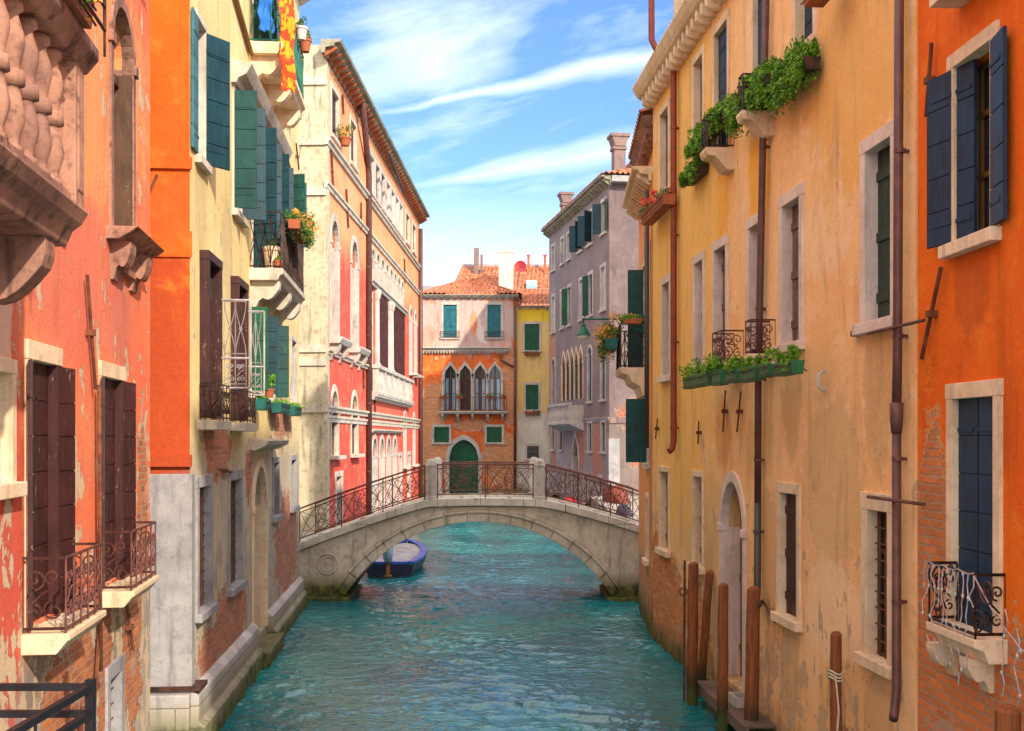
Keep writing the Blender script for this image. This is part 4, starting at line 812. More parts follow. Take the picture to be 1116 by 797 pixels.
for a in (1.42, 4.14): window(E_, a, a+.85, 10.43, 12.47, trim=.14, tm='stone_white', fill='boards', fm='endblue', rec=.06)
for k in range(4): window(E_, 1.5+k*.92, 2.22+k*.92, 5.95, 8.75, arch='gothic', trim=.13, tm='stone_white', fill='glass', fm='brown', rec=.2, sill=False, name='lancet_window', label='gothic light with a wine red frame and blue curtains')
for a in (.85, 4.1): window(E_, a, a+.95, 3.95, 4.92, trim=.13, tm='stone_white', fill='boards', fm='green', rec=.06)
window(E_, 1.78, 3.6, .3, 4.14, arch='point', trim=.2, tm='stone_white', fill='vboards', fm='green', sill=False, rec=.25, name='water_door')
E_.build()
for k in range(4): E_.put('curtain', MB().box(1.52+k*.92, 1.74+k*.92, -.228, -.212, 5.97, 7.9).box(1.98+k*.92, 2.20+k*.92, -.228, -.212, 5.97, 7.9), 'glassb' if k != 1 else 'maroon')
for k in range(5): E_.put('column', MB().lathe(1.40+k*.92, .05, [(.12, 5.9), (.12, 6.05), (.07, 6.1), (.065, 7.6), (.12, 7.78), (.12, 7.86)], 10), 'stone_white')
P = E_.put('balcony', MB().prism([(-.02, 5.7), (.5, 5.7), (.6, 5.8), (.6, 5.88), (-.02, 5.88)], 1.2, 5.4, 'u'), 'stone_white')
q = MB(); railing(q, 1.25, 5.35, .55, 5.88, 6.75, 'bars', .012, .022, .14); railside(q, 1.25, 0, .55, 5.88, 6.75, 'bars'); railside(q, 5.35, 0, .55, 5.88, 6.75, 'bars'); E_.put('railing', q, 'iron_red', P)
q = MB()
for k in range(5): console(q, 1.33+k*.92, .15, 5.7, .5, .4)
E_.put('bracket', q, 'stone_white', P)
course(E_, 9.85, .28, .35, -.25, 5.5, 'stone_white', 'cornice'); 
q = MB()
for k in range(30): q.box(.0+k*.18, .08+k*.18, 0, .2, 9.45, 9.58)
E_.put('dentil', q, 'stone_white'); cornice(E_, 13.05, .35, .22, -.1, None, 'stone', .4, 'stone_grey', .2)
for a in (1.25, 3.97): q = MB(); railing(q, a, a+1.2, .16, 10.42, 10.8, 'bars', .01, .016, .12); railside(q, a, 0, .16, 10.42, 10.8, 'bars'); railside(q, a+1.2, 0, .16, 10.42, 10.8, 'bars'); E_.put('railing', q, 'iron')
b = MB(); z = 13.05; ap = (3.0, -3.2, 14.55); tiles(b, (-.3, .4, z), (6.25, .4, z), (3.3, -3.2, 14.5), (2.8, -3.2, 14.5)); tiles(b, (-.3, -7, z), (-.3, .4, z), (2.8, -3.2, 14.5), (2.8, -3.6, 14.5)); tiles(b, (6.25, .4, z), (6.25, -7, z), (3.3, -3.6, 14.5), (3.3, -3.2, 14.5)); E_.put('roof', b, 'roof')
pipe(E_, [(5.85, .14, 12.9), (5.85, .14, 1.)], .08, 'pipe_brown'); pipe(E_, [(5.8, .1, 8.6), (5.0, .1, 9.0), (4.9, .1, 9.4)], .05, 'copper')
for k, (a, lb) in enumerate(((1.5, 'first from the palace side'), (2.45, 'second from the palace side'), (4.3, 'second from the yellow house'), (5.1, 'nearest the yellow house'))):
    planter(E_, a-.22, a+.22, .5, .7, 6.62, 6.8, 'terracotta box on the iron rail of the gothic window, '+lb, 'leafdk', 'terra', 60, .05, .08, 0)
# yellow house beside it
pl_y = plaster('yellow_plaster', (.74, .52, .16), (.70, .48, .20), (.66, .5, .3), peel=(.6, .55, .45), peel_amt=.06, tide=(.3, 1.1), split=(5.75, (.68, .64, .56), .3), seed=19., tints=[(1, 12.1, 3, .7, (.80, .55, .02), .9)], streak=.45)
YH = House('yellow_house', 'narrow yellow house with green shutters between the gothic house and the grey house', (.32, 68.2), (1, 0), -1, 3.4, 12.3, 8, pl_y)
window(YH, .45, 1.38, 9.65, 11.3, trim=.12, tm='stone_white', fill='boards', fm='green', rec=.06); window(YH, .52, 1.33, 5.98, 7.54, trim=.12, tm='stone_white', fill='boards', fm='green', rec=.06)
window(YH, .6, 1.35, 2.95, 3.75, trim=.12, tm='stone', fill='grille', fm='dkgreen'); window(YH, 2.4, 2.95, 2.9, 3.7, trim=.1, tm='stone', fill='grille', fm='brown'); YH.build()
cornice(YH, 12.4, .3, .15, 0, None, 'stone_white', .5, 'stone', .2); b = MB(); tiles(b, (-.05, .4, 12.4), (3.5, .4, 12.4), (3.5, -3.5, 13.9), (-.05, -3.5, 13.9)); YH.put('roof', b, 'roof')
planter(YH, .45, 1.38, .05, .25, 9.35, 9.52, 'terracotta box under the upper green window of the yellow house', 'leafdk', 'terra', 90, .05, .06, 0)
planter(YH, .5, 1.4, .05, .25, 5.68, 5.85, 'terracotta box under the lower green window of the yellow house', 'leafdk', 'terra', 90, .05, .06, 0)
# roofs behind
pl_w = plaster('white_far_plaster', (.66, .56, .48), (.6, .5, .42), tide=(-1, -.5), seed=21.)
FH = House('large_roofed_house', 'big tiled roof with a white chimney rising behind the gothic house', (-4.9, 82.), (1, 0), -1, 9.5, 13.8, 12, pl_w); FH.build()
b = MB(); tiles(b, (-.3, .4, 13.8), (9.9, .4, 13.8), (9.9, -6, 17.95), (.9, -6, 17.95), .34); RR = FH.put('roof', b, 'roof'); FH.put('ridge', MB().box(.9, 9.9, -6.3, -5.9, 17.9, 18.12), 'stone_grey', RR)
q = MB().box(3.9, 5.0, -2.4, -1.5, 14., 18.3).box(3.85, 5.05, -2.45, -1.45, 18.3, 18.45); FH.put('chimney', q, 'stone', RR)
for x in (6.1, 7.4): FH.put('chimney', MB().box(x, x+.2, -5., -4.8, 16.5, 18.6).box(x-.05, x+.25, -5.05, -4.75, 18.6, 18.7), 'terra', RR)
FH.put('chimney', MB().box(1.9, 2.3, -5, -4.6, 16.5, 19.2).box(2.4, 2.6, -5, -4.8, 16.5, 18.7), 'chimney', RR)
for x in (1.6, 6.0): FH.put('skylight', MB().prism([(-2.0, 15.6), (-2.9, 16.2), (-2.9, 16.4), (-2.0, 15.8)], x, x+.8, 'u'), 'glassb', RR)
q = MB(); q.lathe(0, 0, [(.02, 0), (.40, .09), (.45, .12), (.40, .12), (.05, .05)], 20)
dish = FH.at(5.55, -1.9, 17.3, 'satellite_dish', 'red satellite dish beside the white chimney on the big roof', 'satellite dish'); 
t = MB(); t.v = [(u, z, o) for u, o, z in q.v]; t.f = q.f; dish.put('dish', t, M['terra'] if False else paint('red_dish_paint', (.32, .02, .025), .05)); dish.put('arm', MB().tube([(-.0, 0, 0), (-.1, -.1, -.3), (-.25, -.1, -1.3)], .03, 6).tube([(0, .1, 0), (0, .5, -.1)], .02, 5), 'iron')
SH = House('low_roofed_house', 'small pale house with a low hipped roof behind the yellow house', (.6, 76.), (1, 0), -1, 3.9, 13.3, 5, pl_w); window(SH, 2.0, 2.1, 12.4, 13.1, trim=.03, fill='dark', sill=False); SH.build()
b = MB(); tiles(b, (-1.2, .3, 13.35), (2.6, .3, 13.35), (.9, -2.5, 14.6), (.5, -2.5, 14.6)); RR = SH.put('roof', b, 'roof'); SH.put('chimney', MB().box(-.5, -.2, -.8, -.5, 13.4, 14.3).box(-.62, -.08, -.9, -.4, 14.3, 14.5), 'terra', RR)
LH = House('dark_roofed_house', 'reddish house with a slate grey top seen between the palace and the gothic house', (-8.5, 76.), (1, 0), -1, 4.2, 12.6, 6, plaster('dull_red_plaster', (.35, .12, .10), (.25, .12, .14), tide=(-1, -.5), seed=23.)); window(LH, 1.9, 2.5, 10, 11.6, trim=.08, fill='glass', fm='white'); LH.build()
b = MB(); tiles(b, (.6, .3, 12.6), (4.6, .3, 12.6), (4.4, -3.2, 14.9), (2.2, -3.2, 14.2)); LH.put('roof', b, 'roof'); LH.put('attic', MB().box(.2, 3.6, -4.5, -3.3, 12.6, 15.2), 'stone_grey')

# ------------------------------------------------------------------ right: long ochre house
Zr = [(10.85, 11.6, 9.06, 10.69), (8.15, 8.8, 8.85, 10.77), (6.6, 7.4, 8.75, 10.77), (4.62, 5.25, 8.75, 10.77), (2.75, 3.42, 9.05, 10.9)]
pl_ry = plaster('ochre_plaster', (.90, .53, .26), (.86, .45, .19), (.90, .61, .37), peel=(.66, .42, .24), peel_amt=.10, streak=.5, seed=27., tide=(.0, .32), blobs=[(11.2, .8, 1.9, 1.1), (8.6, .6, .9, 1.1), (5.6, .8, .25, .6), (1.9, .3, .45, .75), (12.1, 1.2, .4, 1.2)], bk=((.86, .27, .06), (.50, .16, .05)), rim=(.66, .44, .24),
    tints=[(7.0, 7.9, .45, 1.0, (.83, .36, .02), .85), (5.0, 7.9, .5, .9, (.83, .36, .02), .85), (5., 4.1, .7, .5, (.62, .36, .14), .5), (6.9, 4.3, .5, .6, (.66, .28, .08), .7), (2.2, 3.7, 1.0, 1.1, (.62, .40, .19), .6), (8.3, 2.8, 2.0, .9, (.62, .42, .20), .6), (10., 7.5, 3.2, 5.0, (.86, .47, .11), .8), (2.4, 6.6, .9, .5, (.88, .60, .36), .6), (4.6, 2.6, .5, .9, (.60, .33, .15), .6), (2.2, 2.2, .9, .6, (.90, .63, .40), .6), (7.8, 1.4, .5, 1.2, (.50, .33, .17), .6), (3.6, 4.7, .35, .8, (.50, .30, .14), .55), (.85, 4.6, .4, .8, (.50, .30, .14), .55), (3.7, 1.2, .4, .7, (.46, .29, .15), .55), (11.1, 4.6, .4, .8, (.52, .32, .12), .5), (.85, 1.1, .4, .9, (.46, .29, .15), .5), (1.5, 8.5, 1.6, 1.6, (.76, .38, .07), .6)])
RY = House('ochre_house', 'long ochre yellow house with planted balconies rising straight from the water', (3.88, 10.6), (-.076, 1), 1, 12.4, 11.25, 8, pl_ry)
for i, (a, c, z0, z1) in enumerate(Zr): window(RY, a, c, z0, z1, trim=.10, tm='stone_warm', fill='boards', fm='blue' if i != 1 else 'greywood', rec=.05 if i in (2, 3) else .10, sill=i in (0, 4))
for (a, c, s_) in ((10.75, 11.4, 1), (8.15, 8.73, 0), (6.7, 7.4, 0), (4.85, 5.45, 0), (3.25, 3.95, 1), (.50, 1.18, 1)):
    window(RY, a, c, 5.42, 7.26, trim=.12, tm='stone_pink', fill='vboards', fm='dkgreen' if a < 1 else 'greywood', rec=.12, sill=bool(s_))
for (a, c) in ((10.85, 11.65), (8.2, 8.85)): window(RY, a, c, 2.0, 3.55, trim=.08, tm='stone_warm', fill='vboards', fm='ochre', rec=.12)
window(RY, 5.75, 6.95, .42, 3.54, arch='tall', trim=.13, tm='stone_pink', fill='vboards', fm='ochre', rec=.28, sill=False, name='arched_water_door')
window(RY, 3.35, 4.05, 1.88, 3.5, trim=.11, tm='stone_warm', fill='vboards', fm='maroon', rec=.07); window(RY, .58, 1.12, 1.9, 3.46, trim=.15, tm='stone_warm', fill='grille', fm='brown', rec=.09)
RY.build()
pr = [(-.05, 11.1), (.05, 11.1), (.08, 11.2), (.30, 11.3), (.36, 11.38), (.42, 11.5), (.40, 11.56), (-.05, 11.6)]
CO = RY.put('cornice', MB().prism(pr, 0, 12.5, 'u'), 'stone_warm'); q = MB()
for k in range(38):
    a = .15+k*.325; n_ = 7; q.prism([(-.02, 11.3)]+[(.26, 11.3)]+[(.14+.12*cos(t*pi/2/n_), 11.14-.09*sin(t*pi/2/n_)) for t in range(n_+1)]+[(-.02, 11.05)], a, a+.12, 'u')
RY.put('bracket', q, 'stone_warm', CO, bevel=.02)
b = MB(); tiles(b, (-.1, .30, 11.57), (12.5, .30, 11.57), (12.5, -4, 12.9), (-.1, -4, 12.9), .22); RR = RY.put('roof', b, 'roof'); chimney(RY, 9.4, -.25, 11.5, 14.2, .8, 'stone_warm', RR)
pipe(RY, [(10.3, .46, 13.6), (10.3, .46, 11.75), (10.2, .40, 11.55), (10.05, .14, 11.3), (10.02, .10, 11.1), (10.02, .10, 4.15), (10.02, .13, 4.0), (10.02, .2, 3.95)], .06, 'pipe_red', [(10.02, z) for z in (10, 8, 6, 4.4)])
pipe(RY, [(4.30, .10, 11.2), (4.5, .10, 8.5), (4.76, .09, 5.0), (4.78, .09, 3.3)], .048, 'pipe_brown', [(4.52, 8.2), (4.7, 6.0), (4.77, 3.9)]); pipe(RY, [(4.78, .09, 3.3), (4.80, .09, 2.15), (4.76, .11, 2.0), (4.6, .16, 1.93), (4.5, .16, 1.93)], .05, 'copper', [(4.79, 2.9)])
pipe(RY, [(4.7, .05, 1.95), (4.1, .05, 1.75)], .02, 'rust')
pipe(RY, [(.10, .10, 11.2), (.17, .10, 5.0), (.19, .10, 4.5)], .046, 'pipe_brown', [(.12, 9.3), (.14, 7.0), (.17, 5.2)]); pipe(RY, [(.19, .10, 4.55), (.19, .10, 4.38), (.19, .10, 4.25)], [.066, .064, .05], 'pipe_brown'); pipe(RY, [(.19, .10, 4.4), (.19, .10, 1.75), (.14, .14, 1.55), (.03, .2, 1.5)], .045, 'pipe_brown', [(.19, 4.0), (.19, 2.6)])
for (u_, z_) in ((.2, 5.28), (.2, 3.6)): RY.put('iron_bar', MB().tube([(-.55, .35 if False else .16, z_), (.75, .16, z_)], .018, 6), 'iron_red')
for q in ((11.7, 4.6, 11.9, 4.2), (6.6, 4.95, 6.75, 4.3), (5.75, 4.9, 5.95, 4.3), (1.3, 5.35, 1.45, 5.33), (8.3, 4.5, 8.35, 4.1)): tie_rod(RY, *q, r=.015)
RY.put('lamp_bracket', MB().tube([(2.35, .02, 5.0), (2.35, .1, 4.95), (2.35, .1, 4.8), (2.35, .02, 4.75)], .02, 6), 'stone_white')
# balcony slabs + green planters of the upper row
for i, (a, c, z_) in enumerate(((RY.u(794, .1), RY.u(766, .4), RY.z(775, 158, .4)), (RY.u(836, .1), RY.u(806, .4), RY.z(815, 117, .4)))):
    P = RY.put('balcony', MB().prism([(-.02, z_-.34), (.12, z_-.34), (.30, z_-.14), (.42, z_-.12), (.45, z_-.05), (.45, z_), (-.02, z_)], a, c, 'u'), 'stone_warm', bevel=.01)
    q = MB(); railing(q, a+.04, c-.04, .42, z_, z_+.5, 'diamond', .008, .012, .16); railside(q, a+.04, 0, .42, z_, z_+.5, 'bars', .008, .012, .12); railside(q, c-.04, 0, .42, z_, z_+.5, 'bars', .008, .012, .12); RY.put('railing', q, 'iron', P)
for (x0, x1, yt, off, dp, lb, n_, up_, dr_, dry_) in ((743, 790, 140, .28, .3, 'dense green window box at the far end of the upper row, red pipe side', 2400, .2, .25, 0), (740, 764, 186, .2, .26, 'low drooping green box under the upper row, just past the red pipe', 1300, .16, .12, 0),
        (782, 832, 103, .40, .3, 'large trailing green box with dried brown stems above the second upper balcony', 3000, .26, .4, 450), (832, 878, 80, .28, .3, 'bushy green box in front of the brown downpipe high on the ochre house', 2600, .22, .35, 0)):
    zz = RY.z((x0+x1)/2, yt, off); om_ = off*.55; planter(RY, RY.u(x1-4, off), RY.u(x0+5, off), om_-.10, om_+.10, zz-.16, zz, lb, 'leaf', 'iron', int(n_*1.3), .03, up_*1.0, dr_*.9, dry=dry_, spread=.035)
planter(RY, RY.u(730, .2), RY.u(706, .2), .08, .34, 8.55, 8.75, 'terracotta box with small shrubs under the farthest top window', 'leafdk', 'terra', 500, .03, .12, .05, flowers='flr')
planter(RY, 1.4, 2.0, .15, .42, 9.12, 9.3, 'terracotta box in an iron holder at the top edge of the ochre wall', 'leafdk', 'terra', 250, .03, .1, 0)
# lower balcony row
for (a, c) in ((RY.u(804, .1), RY.u(776, .34)), (RY.u(838, .1), RY.u(812, .34))):
    z_ = 5.34; P = RY.put('balcony', MB().prism([(-.02, z_-.16), (.28, z_-.16), (.36, z_-.05), (.36, z_), (-.02, z_)], a, c, 'u'), 'stone_warm', bevel=.008)
    q = MB(); railing(q, a+.03, c-.03, .34, z_, z_+.46, 'scroll', .008, .012, .24); railside(q, a+.03, 0, .34, z_, z_+.46, 'scroll', .008, .012, .3); railside(q, c-.03, 0, .34, z_, z_+.46, 'scroll', .008, .012, .3); RY.put('railing', q, 'iron_red', P)
for (x0, x1, y0, y1, lb) in ((749, 779, 408, 422, 'farthest green box of the lower row, past the iron railings'), (781, 793, 403, 420, 'second lower green box, hung on the far iron railing'), (796, 810, 402, 417, 'green box hung between the two lower iron railings'), (812, 831, 400, 416, 'green box on the nearer lower iron railing'), (833, 847, 397, 411, 'lower green box directly in front of the brown downpipe'), (850, 873, 394, 409, 'nearest green box of the lower row, on the bare wall')):
    xm = (x0+x1)/2; planter(RY, RY.u(x1-1.5, .42), RY.u(x0+1.5, .42), .36, .52, RY.z(xm, y1, .42), RY.z(xm, y0, .42), lb, 'leaf', 'boxgreen', R.randint(260, 520), .03, R.uniform(.11, .2), .08, spread=.05, dry=R.choice((0, 90)))

# ------------------------------------------------------------------ right: near orange house
pl_ro = plaster('deep_orange_plaster', (.80, .155, .008), (.72, .12, .008), (.80, .22, .02), peel=(.62, .40, .22), peel_amt=-.02, streak=.5, seed=31., tide=(-.5, 0), brick_z=2.55, blobs=[(.35, 3.3, .35, 1.0), (1.9, 2.0, .5, .6)], bk=((.74, .20, .05), (.48, .16, .06)), rim=(.7, .36, .16), tints=[(1.1, 5.55, .35, .5, (.42, .08, .01), .6), (1.2, .75, 1.1, .6, (.42, .30, .22), .8), (.7, 1.4, .35, 1.0, (.55, .34, .2), .6), (2., 4.6, .5, 1.2, (.70, .10, .008), .5)])
RO = House('orange_house', 'bright orange house with navy shutters and exposed brick at its foot', (3.90, 10.58), (.048, -1), -1, 7.6, 13.2, 8, pl_ro)
WR = window(RO, .80, 1.50, 5.92, 7.5, trim=.1, tm='stone_warm', fill='glass', fm='ochre', rec=.2, shut=((0, 14, .34, 'blue'), (1, 10, .34, 'blue')))
q = MB(); leaf(q, .815, -.03, radians(-14), .24, 5.94, 7.49); RO.put('shutter', q, 'blue', WR)
window(RO, .78, 1.55, 2.56, 4.56, trim=.11, tm='stone_warm', fill='boards', fm='blue', rec=.03, sill=False, shut=(), name='balcony_door')
window(RO, .95, 1.75, -.2, 1.35, arch='round', trim=.16, tm='stone_pink', fill='vboards', fm='dkgreen', sill=False, name='arched_water_door')
for z_ in (2.6, 6.0): window(RO, 3.6, 4.5, z_, z_+1.7, trim=.1, fill='boards', fm='blue', tm='stone_warm', shut=((0, 8, .42, 'blue'), (1, 8, .42, 'blue')))
for a in (.9, 3.6): window(RO, a, a+.8, 9.3, 11.0, trim=.1, fill='boards', fm='blue', tm='stone_warm')
RO.build(); cornice(RO, 13.3, .5, .35, 0)
RO.put('sill_shelf', MB().box(.9, 1.8, -.02, .28, 7.98, 8.08), 'stone_warm')
tie_rod(RO, .2, 4.95, .62, 5.75, .02); tie_rod(RO, .3, 7.2, .42, 7.85, .018)
z_ = 2.58; a, c = RO.u(1010, .26), RO.u(1098, .0)
P = RO.put('balcony', MB().prism([(-.02, z_-.2), (.15, z_-.2), (.19, z_-.1), (.27, z_-.07), (.27, z_), (-.02, z_)], a, c, 'u'), 'stone_warm', bevel=.01); q = MB(); console(q, 1.35, .16, z_-.2, .22, .28); console(q, .7, .16, z_-.2, .22, .28); RO.put('bracket', q, 'stone_warm', P)
q = MB(); railing(q, a+.03, c-.03, .25, z_, z_+.52, 'none', .009, .014); railside(q, a+.03, 0, .25, z_, z_+.52, 'scroll', .009, .014, .25); railside(q, c-.03, 0, .25, z_, z_+.52, 'scroll', .009, .014, .25)
for (uu, zz, r, tn, st, sg) in ((a+.22, z_+.36, .17, 1.8, 0, 1), (a+.2, z_+.12, .08, 1.5, pi, -1), (a+.95, z_+.14, .12, 1.6, 0, 1), (a+1.1, z_+.42, .12, 1.6, pi, 1), (a+.62, z_+.3, .10, 1.4, 1, -1), (a+.45, z_+.5, .06, 1.3, 0, 1)): q.spiral(uu, zz, .25, r, tn, .009, st, sg)
q.tube([(a+.95, .25, z_+.04), (a+.85, .25, z_+.25), (a+1.0, .25, z_+.35), (a+.9, .25, z_+.52)], .009, 5)
RO.put('railing', q, 'iron', P)
# string of fairy lights
t = RO.at((a+c)/2, .285, 2.50, 'string_lights', 'white string of fairy lights draped over the near orange house balcony', 'string lights'); q = MB(); r2 = random.Random(5); bl = MB()
def wire(p): 
    q.tube(p, .0055, 4)
    for x in p[2::3]: bl.lathe(x[0], x[1], [(.003, x[2]-.035), (.011, x[2]-.02), (.011, x[2]-.008), (.004, x[2])], 5)
top = [(-.60+1.24*i/10, .0, .61+.012*sin(i*2)) for i in range(11)]; wire(top); wire([(.64, 0, .60), (.8, -.1, .30), (1.0, -.2, .08), (1.5, -.25, -.05)])
for i in range(11):
    x = -.58+i*.122; z = .6; p = [(x, .0, z)]
    for k in range(r2.choice((3, 4, 5, 6))): z -= .085; p.append((x+r2.uniform(-.04, .04), .01+r2.uniform(-.01, .02), z))
    wire(p)
for i in range(4):
    x = .75+i*.18; z = .35-i*.12; p = [(x, -.2, z)]
    for k in range(7): z -= .1; p.append((x+r2.uniform(-.06, .06), -.2, z))
    wire(p)
for i in range(6):
    x = -.55+i*.2; z = -.03; p = [(x, .0, z)]
    for k in range(r2.choice((1, 2, 4))): z -= .08; p.append((x+r2.uniform(-.05, .05), -.02, z))
    wire(p)
sc_ = (c-a)/1.24; q.v = [(u*sc_ if u < .64 else u-.64+.64*sc_, o, z) for u, o, z in q.v]; bl.v = [(u*sc_ if u < .64 else u-.64+.64*sc_, o, z) for u, o, z in bl.v]
t.put('cable', q, 'lilac'); t.put('bulb', bl, 'white')

# ------------------------------------------------------------------ right: far orange house at the bridge
pl_rf = plaster('apricot_plaster', (.78, .33, .11), (.74, .27, .08), (.7, .4, .2), brick_z=1.5, tide=(.15, .6), seed=37., bk=((.68, .2, .06), (.55, .22, .09)), blobs=[(.35, 2.6, .3, 1.6)], streak=.5)
RF = House('apricot_house', 'apricot house with green shutters and a flowered balcony beside the bridge', (2.925, 23.02), (.0433, 1), 1, 3.85, 9.75, 8, pl_rf)
window(RF, .30, .60, 5.8, 8.3, trim=.08, tm='stone_warm', fill='boards', fm='tealblue', sill=False); window(RF, 1.6, 2.3, 5.8, 8.1, trim=.08, tm='stone_warm', fill='boards', fm='teal', sill=False, shut=((1, 85, .36, 'teal'),))
window(RF, .9, 1.4, 1.55, 2.9, trim=.09, tm='stone_warm', fill='grille', fm='brown'); window(RF, .75, 1.4, 3.65, 5.1, trim=.07, fill='boards', fm='teal', shut=((1, 84, .46, 'teal'),))
window(RF, 2.9, 3.4, 6.2, 8.0, trim=.08, fill='boards', fm='teal'); RF.build()
RF.put('attic', MB().box(.0, 3.8, -4, -.14, 9.75, 10.9), pl_rf); cc = RF.put('cornice', MB().prism([(-.2, 10.7), (.0, 10.75), (.22, 10.95), (-.2, 11.0)], -.0, 3.95, 'u'), 'stone_old'); cornice(RF, 9.9, .42, .3, 0, None, 'stone_warm', .3, 'stone_warm', .2)
q = MB()
for k in range(12): q.box(.1+k*.32, .2+k*.32, -.14, .12, 10.6, 10.72)
RF.put('bracket', q, 'stone_old', cc); b = MB(); tiles(b, (-.0, .22, 11.0), (3.95, .22, 11.0), (3.95, -3, 12.2), (0, -3, 12.2)); RF.put('roof', b, 'roof')
z_ = 5.76; P = RF.put('balcony', MB().prism([(-.02, z_-.62), (.10, z_-.62), (.16, z_-.42), (.34, z_-.32), (.42, z_-.16), (.58, z_-.12), (.62, z_-.04), (.62, z_), (-.02, z_)], 1.15, 3.1, 'u'), 'stone_warm', bevel=.01)
q = MB(); railing(q, 1.2, 3.05, .58, z_, z_+.98, 'diamond', .011, .016, .2); railside(q, 1.2, 0, .58, z_, z_+.98, 'scroll', .011, .016, .3); railside(q, 3.05, 0, .58, z_, z_+.98, 'diamond', .011, .016, .2); RF.put('railing', q, 'iron', P)
planter(RF, 1.5, 2.7, .62, .92, 6.2, 6.45, 'trailing box of yellow and red flowers hung outside the apricot house balcony', 'leafdk', 'tealpot', 1300, .032, .28, .5, 'fly', spread=.12)
planter(RF, 1.12, 1.4, .1, .55, 6.72, 6.84, 'narrow box of low green plants on the end rail of the apricot house balcony', 'leaf', 'terra', 400, .03, .12, .1, 'fly')
pipe(RF, [(.1, .1, 9.4), (.1, .1, 4.0)], .05, 'copper')
# street lamp on a green bracket
LS = .72
t = RF.at(2.0, 0, 6.92, 'street_lamp', 'green iron street lamp on a scrolled wall bracket above the bridge', 'street lamp')
q = MB().tube([(0, 0, 0), (0, 1.42, 0)], .022, 8).tube([(0, 0, -.35), (0, 0, .08)], .03, 8).tube([(0, .0, -.3), (0, .2, -.22), (0, .45, -.06), (0, .6, 0)], .014, 6)
for (oo, zz, r, sg) in ((.15, -.1, .09, 1), (.35, -.07, .06, -1), (.52, -.05, .04, 1)):
    s_ = MB().spiral(oo, zz, 0, r, 1.5, .01, 0, sg); q.add([(0, x, z) for x, _, z in s_.v], s_.f)
q.tube([(0, 1.38, 0), (0, 1.38, -.14)], .018, 6); t.put('arm', q, 'iron_green')
t.put('lamp_shade', MB().lathe(0, 1.38, [(.02, -.10), (.045, -.12), (.05, -.18), (.065, -.21), (.15, -.35), (.16, -.375), (.145, -.375)], 16), 'iron_green', smooth=False)
gg = G('lamp_glass'); t.put('bulb_glass', MB().lathe(0, 1.38, [(.13, -.36), (.125, -.42), (.08, -.47), (.02, -.485)], 14), gg.fin((.75, .72, .66), .2), smooth=True)

# ------------------------------------------------------------------ bridge
BR = Thing('stone_bridge', 'pale stone arch bridge with iron railings and white posts across the canal', 'bridge', (-.88, 28.5, 0), 0, 1)
hc, rise = 3.56, 2.07; RAD = (hc*hc+rise*rise)/(2*rise)
arc = lambda x, e=0.: rise-RAD+sqrt(max(0., (RAD+e)**2-x*x))
def deck(x):                                       # walking line, metres; x from the crown
    xa, xb = -1.25, 1.6
    if x < xa: t = (xa-x)/3.35; return 2.63-1.12*(t**1.15)
    if x > xb: t = (x-xb)/2.65; return 2.63-.70*(t**1.2)
    return 2.63+.03*(1-((x-.2)/1.4)**2)
XL, XR, Wd = -4.66, 4.3, 2.5
def strip(b, top, bot, xs, y0, y1):
    for x0, x1 in zip(xs[:-1], xs[1:]): b.prism([(x0, bot(x0)), (x1, bot(x1)), (x1, top(x1)), (x0, top(x0))], y0, y1)
xa = [XL]+list(np.linspace(-hc, hc, 41))+[XR]
b = MB(); xs1 = list(np.linspace(-hc, hc, 41)); n = len(xs1)
poly = [(XL, -1.), (-hc, -1.)]+[(x, arc(x)) for x in xs1]+[(hc, -1.), (XR, -1.)]+[(x, deck(x)-.22) for x in np.linspace(XR, XL, 50)]
b.prism(poly, .06, Wd-.06); BR.put('arch_body', b, 'bridge')
# moulded archivolt rings, voussoir blocks
def ring_(y0, y1, e0, e1, k, gap, name, mat, bev):
    b = MB(); a0 = math.asin(min(1, hc/RAD))+.10
    for i in range(k):
        t0, t1 = -a0+2*a0*i/k+gap, -a0+2*a0*(i+1)/k-gap; m = 4; pin = [((RAD+e0)*sin(t0+(t1-t0)*j/m), rise-RAD+(RAD+e0)*cos(t0+(t1-t0)*j/m)) for j in range(m+1)]; po = [((RAD+e1)*sin(t0+(t1-t0)*j/m), rise-RAD+(RAD+e1)*cos(t0+(t1-t0)*j/m)) for j in range(m+1)][::-1]
        b.prism(pin+po, y0, y1)
    BR.put(name, b, mat, bevel=bev)
ring_(-.0, .30, -.03, .20, 17, .0034, 'voussoir', 'bridge', .016); ring_(-.045, .25, .205, .275, 17, .0024, 'archivolt', 'bridge', .012); ring_(.03, .25, .28, .36, 13, .0028, 'archivolt', 'bridge', .01)
ring_(Wd-.3, Wd, -.03, .27, 17, .0016, 'voussoir', 'bridge', .012)
xs2 = list(np.linspace(XL, XR, 36)); b = MB(); bt = MB()
for y0, y1 in ((-.07, .30), (Wd-.30, Wd+.07)):
    for i, (x0, x1) in enumerate(zip(xs2[:-1:3], xs2[3::3]+([] if (len(xs2)-1) % 3 == 0 else [XR]))):
        m = 6; X_ = [x0+.003+(x1-x0-.006)*j/m for j in range(m+1)]; b.prism([(x, deck(x)-.20) for x in X_]+[(x, deck(x)) for x in X_[::-1]], y0, y1)
BR.put('coping', b, 'bridge_top', bevel=.015)
b = MB(); nst = 26
for i in range(nst):
    x0 = XL+(XR-XL)*i/nst; x1 = XL+(XR-XL)*(i+1)/nst; zt = min(deck(x0), deck(x1))-.09; b.box(x0, x1, .30, Wd-.30, zt-.3, zt)
BR.put('step', b, 'bridge_top')
b = MB(); [b.box(x0, x1, -.10, Wd+.1, -1.2, .10) for x0, x1 in ((-hc-.95, -hc+.22), (hc-.22, hc+.8))]; BR.put('footing', b, 'bridge', bevel=.04)
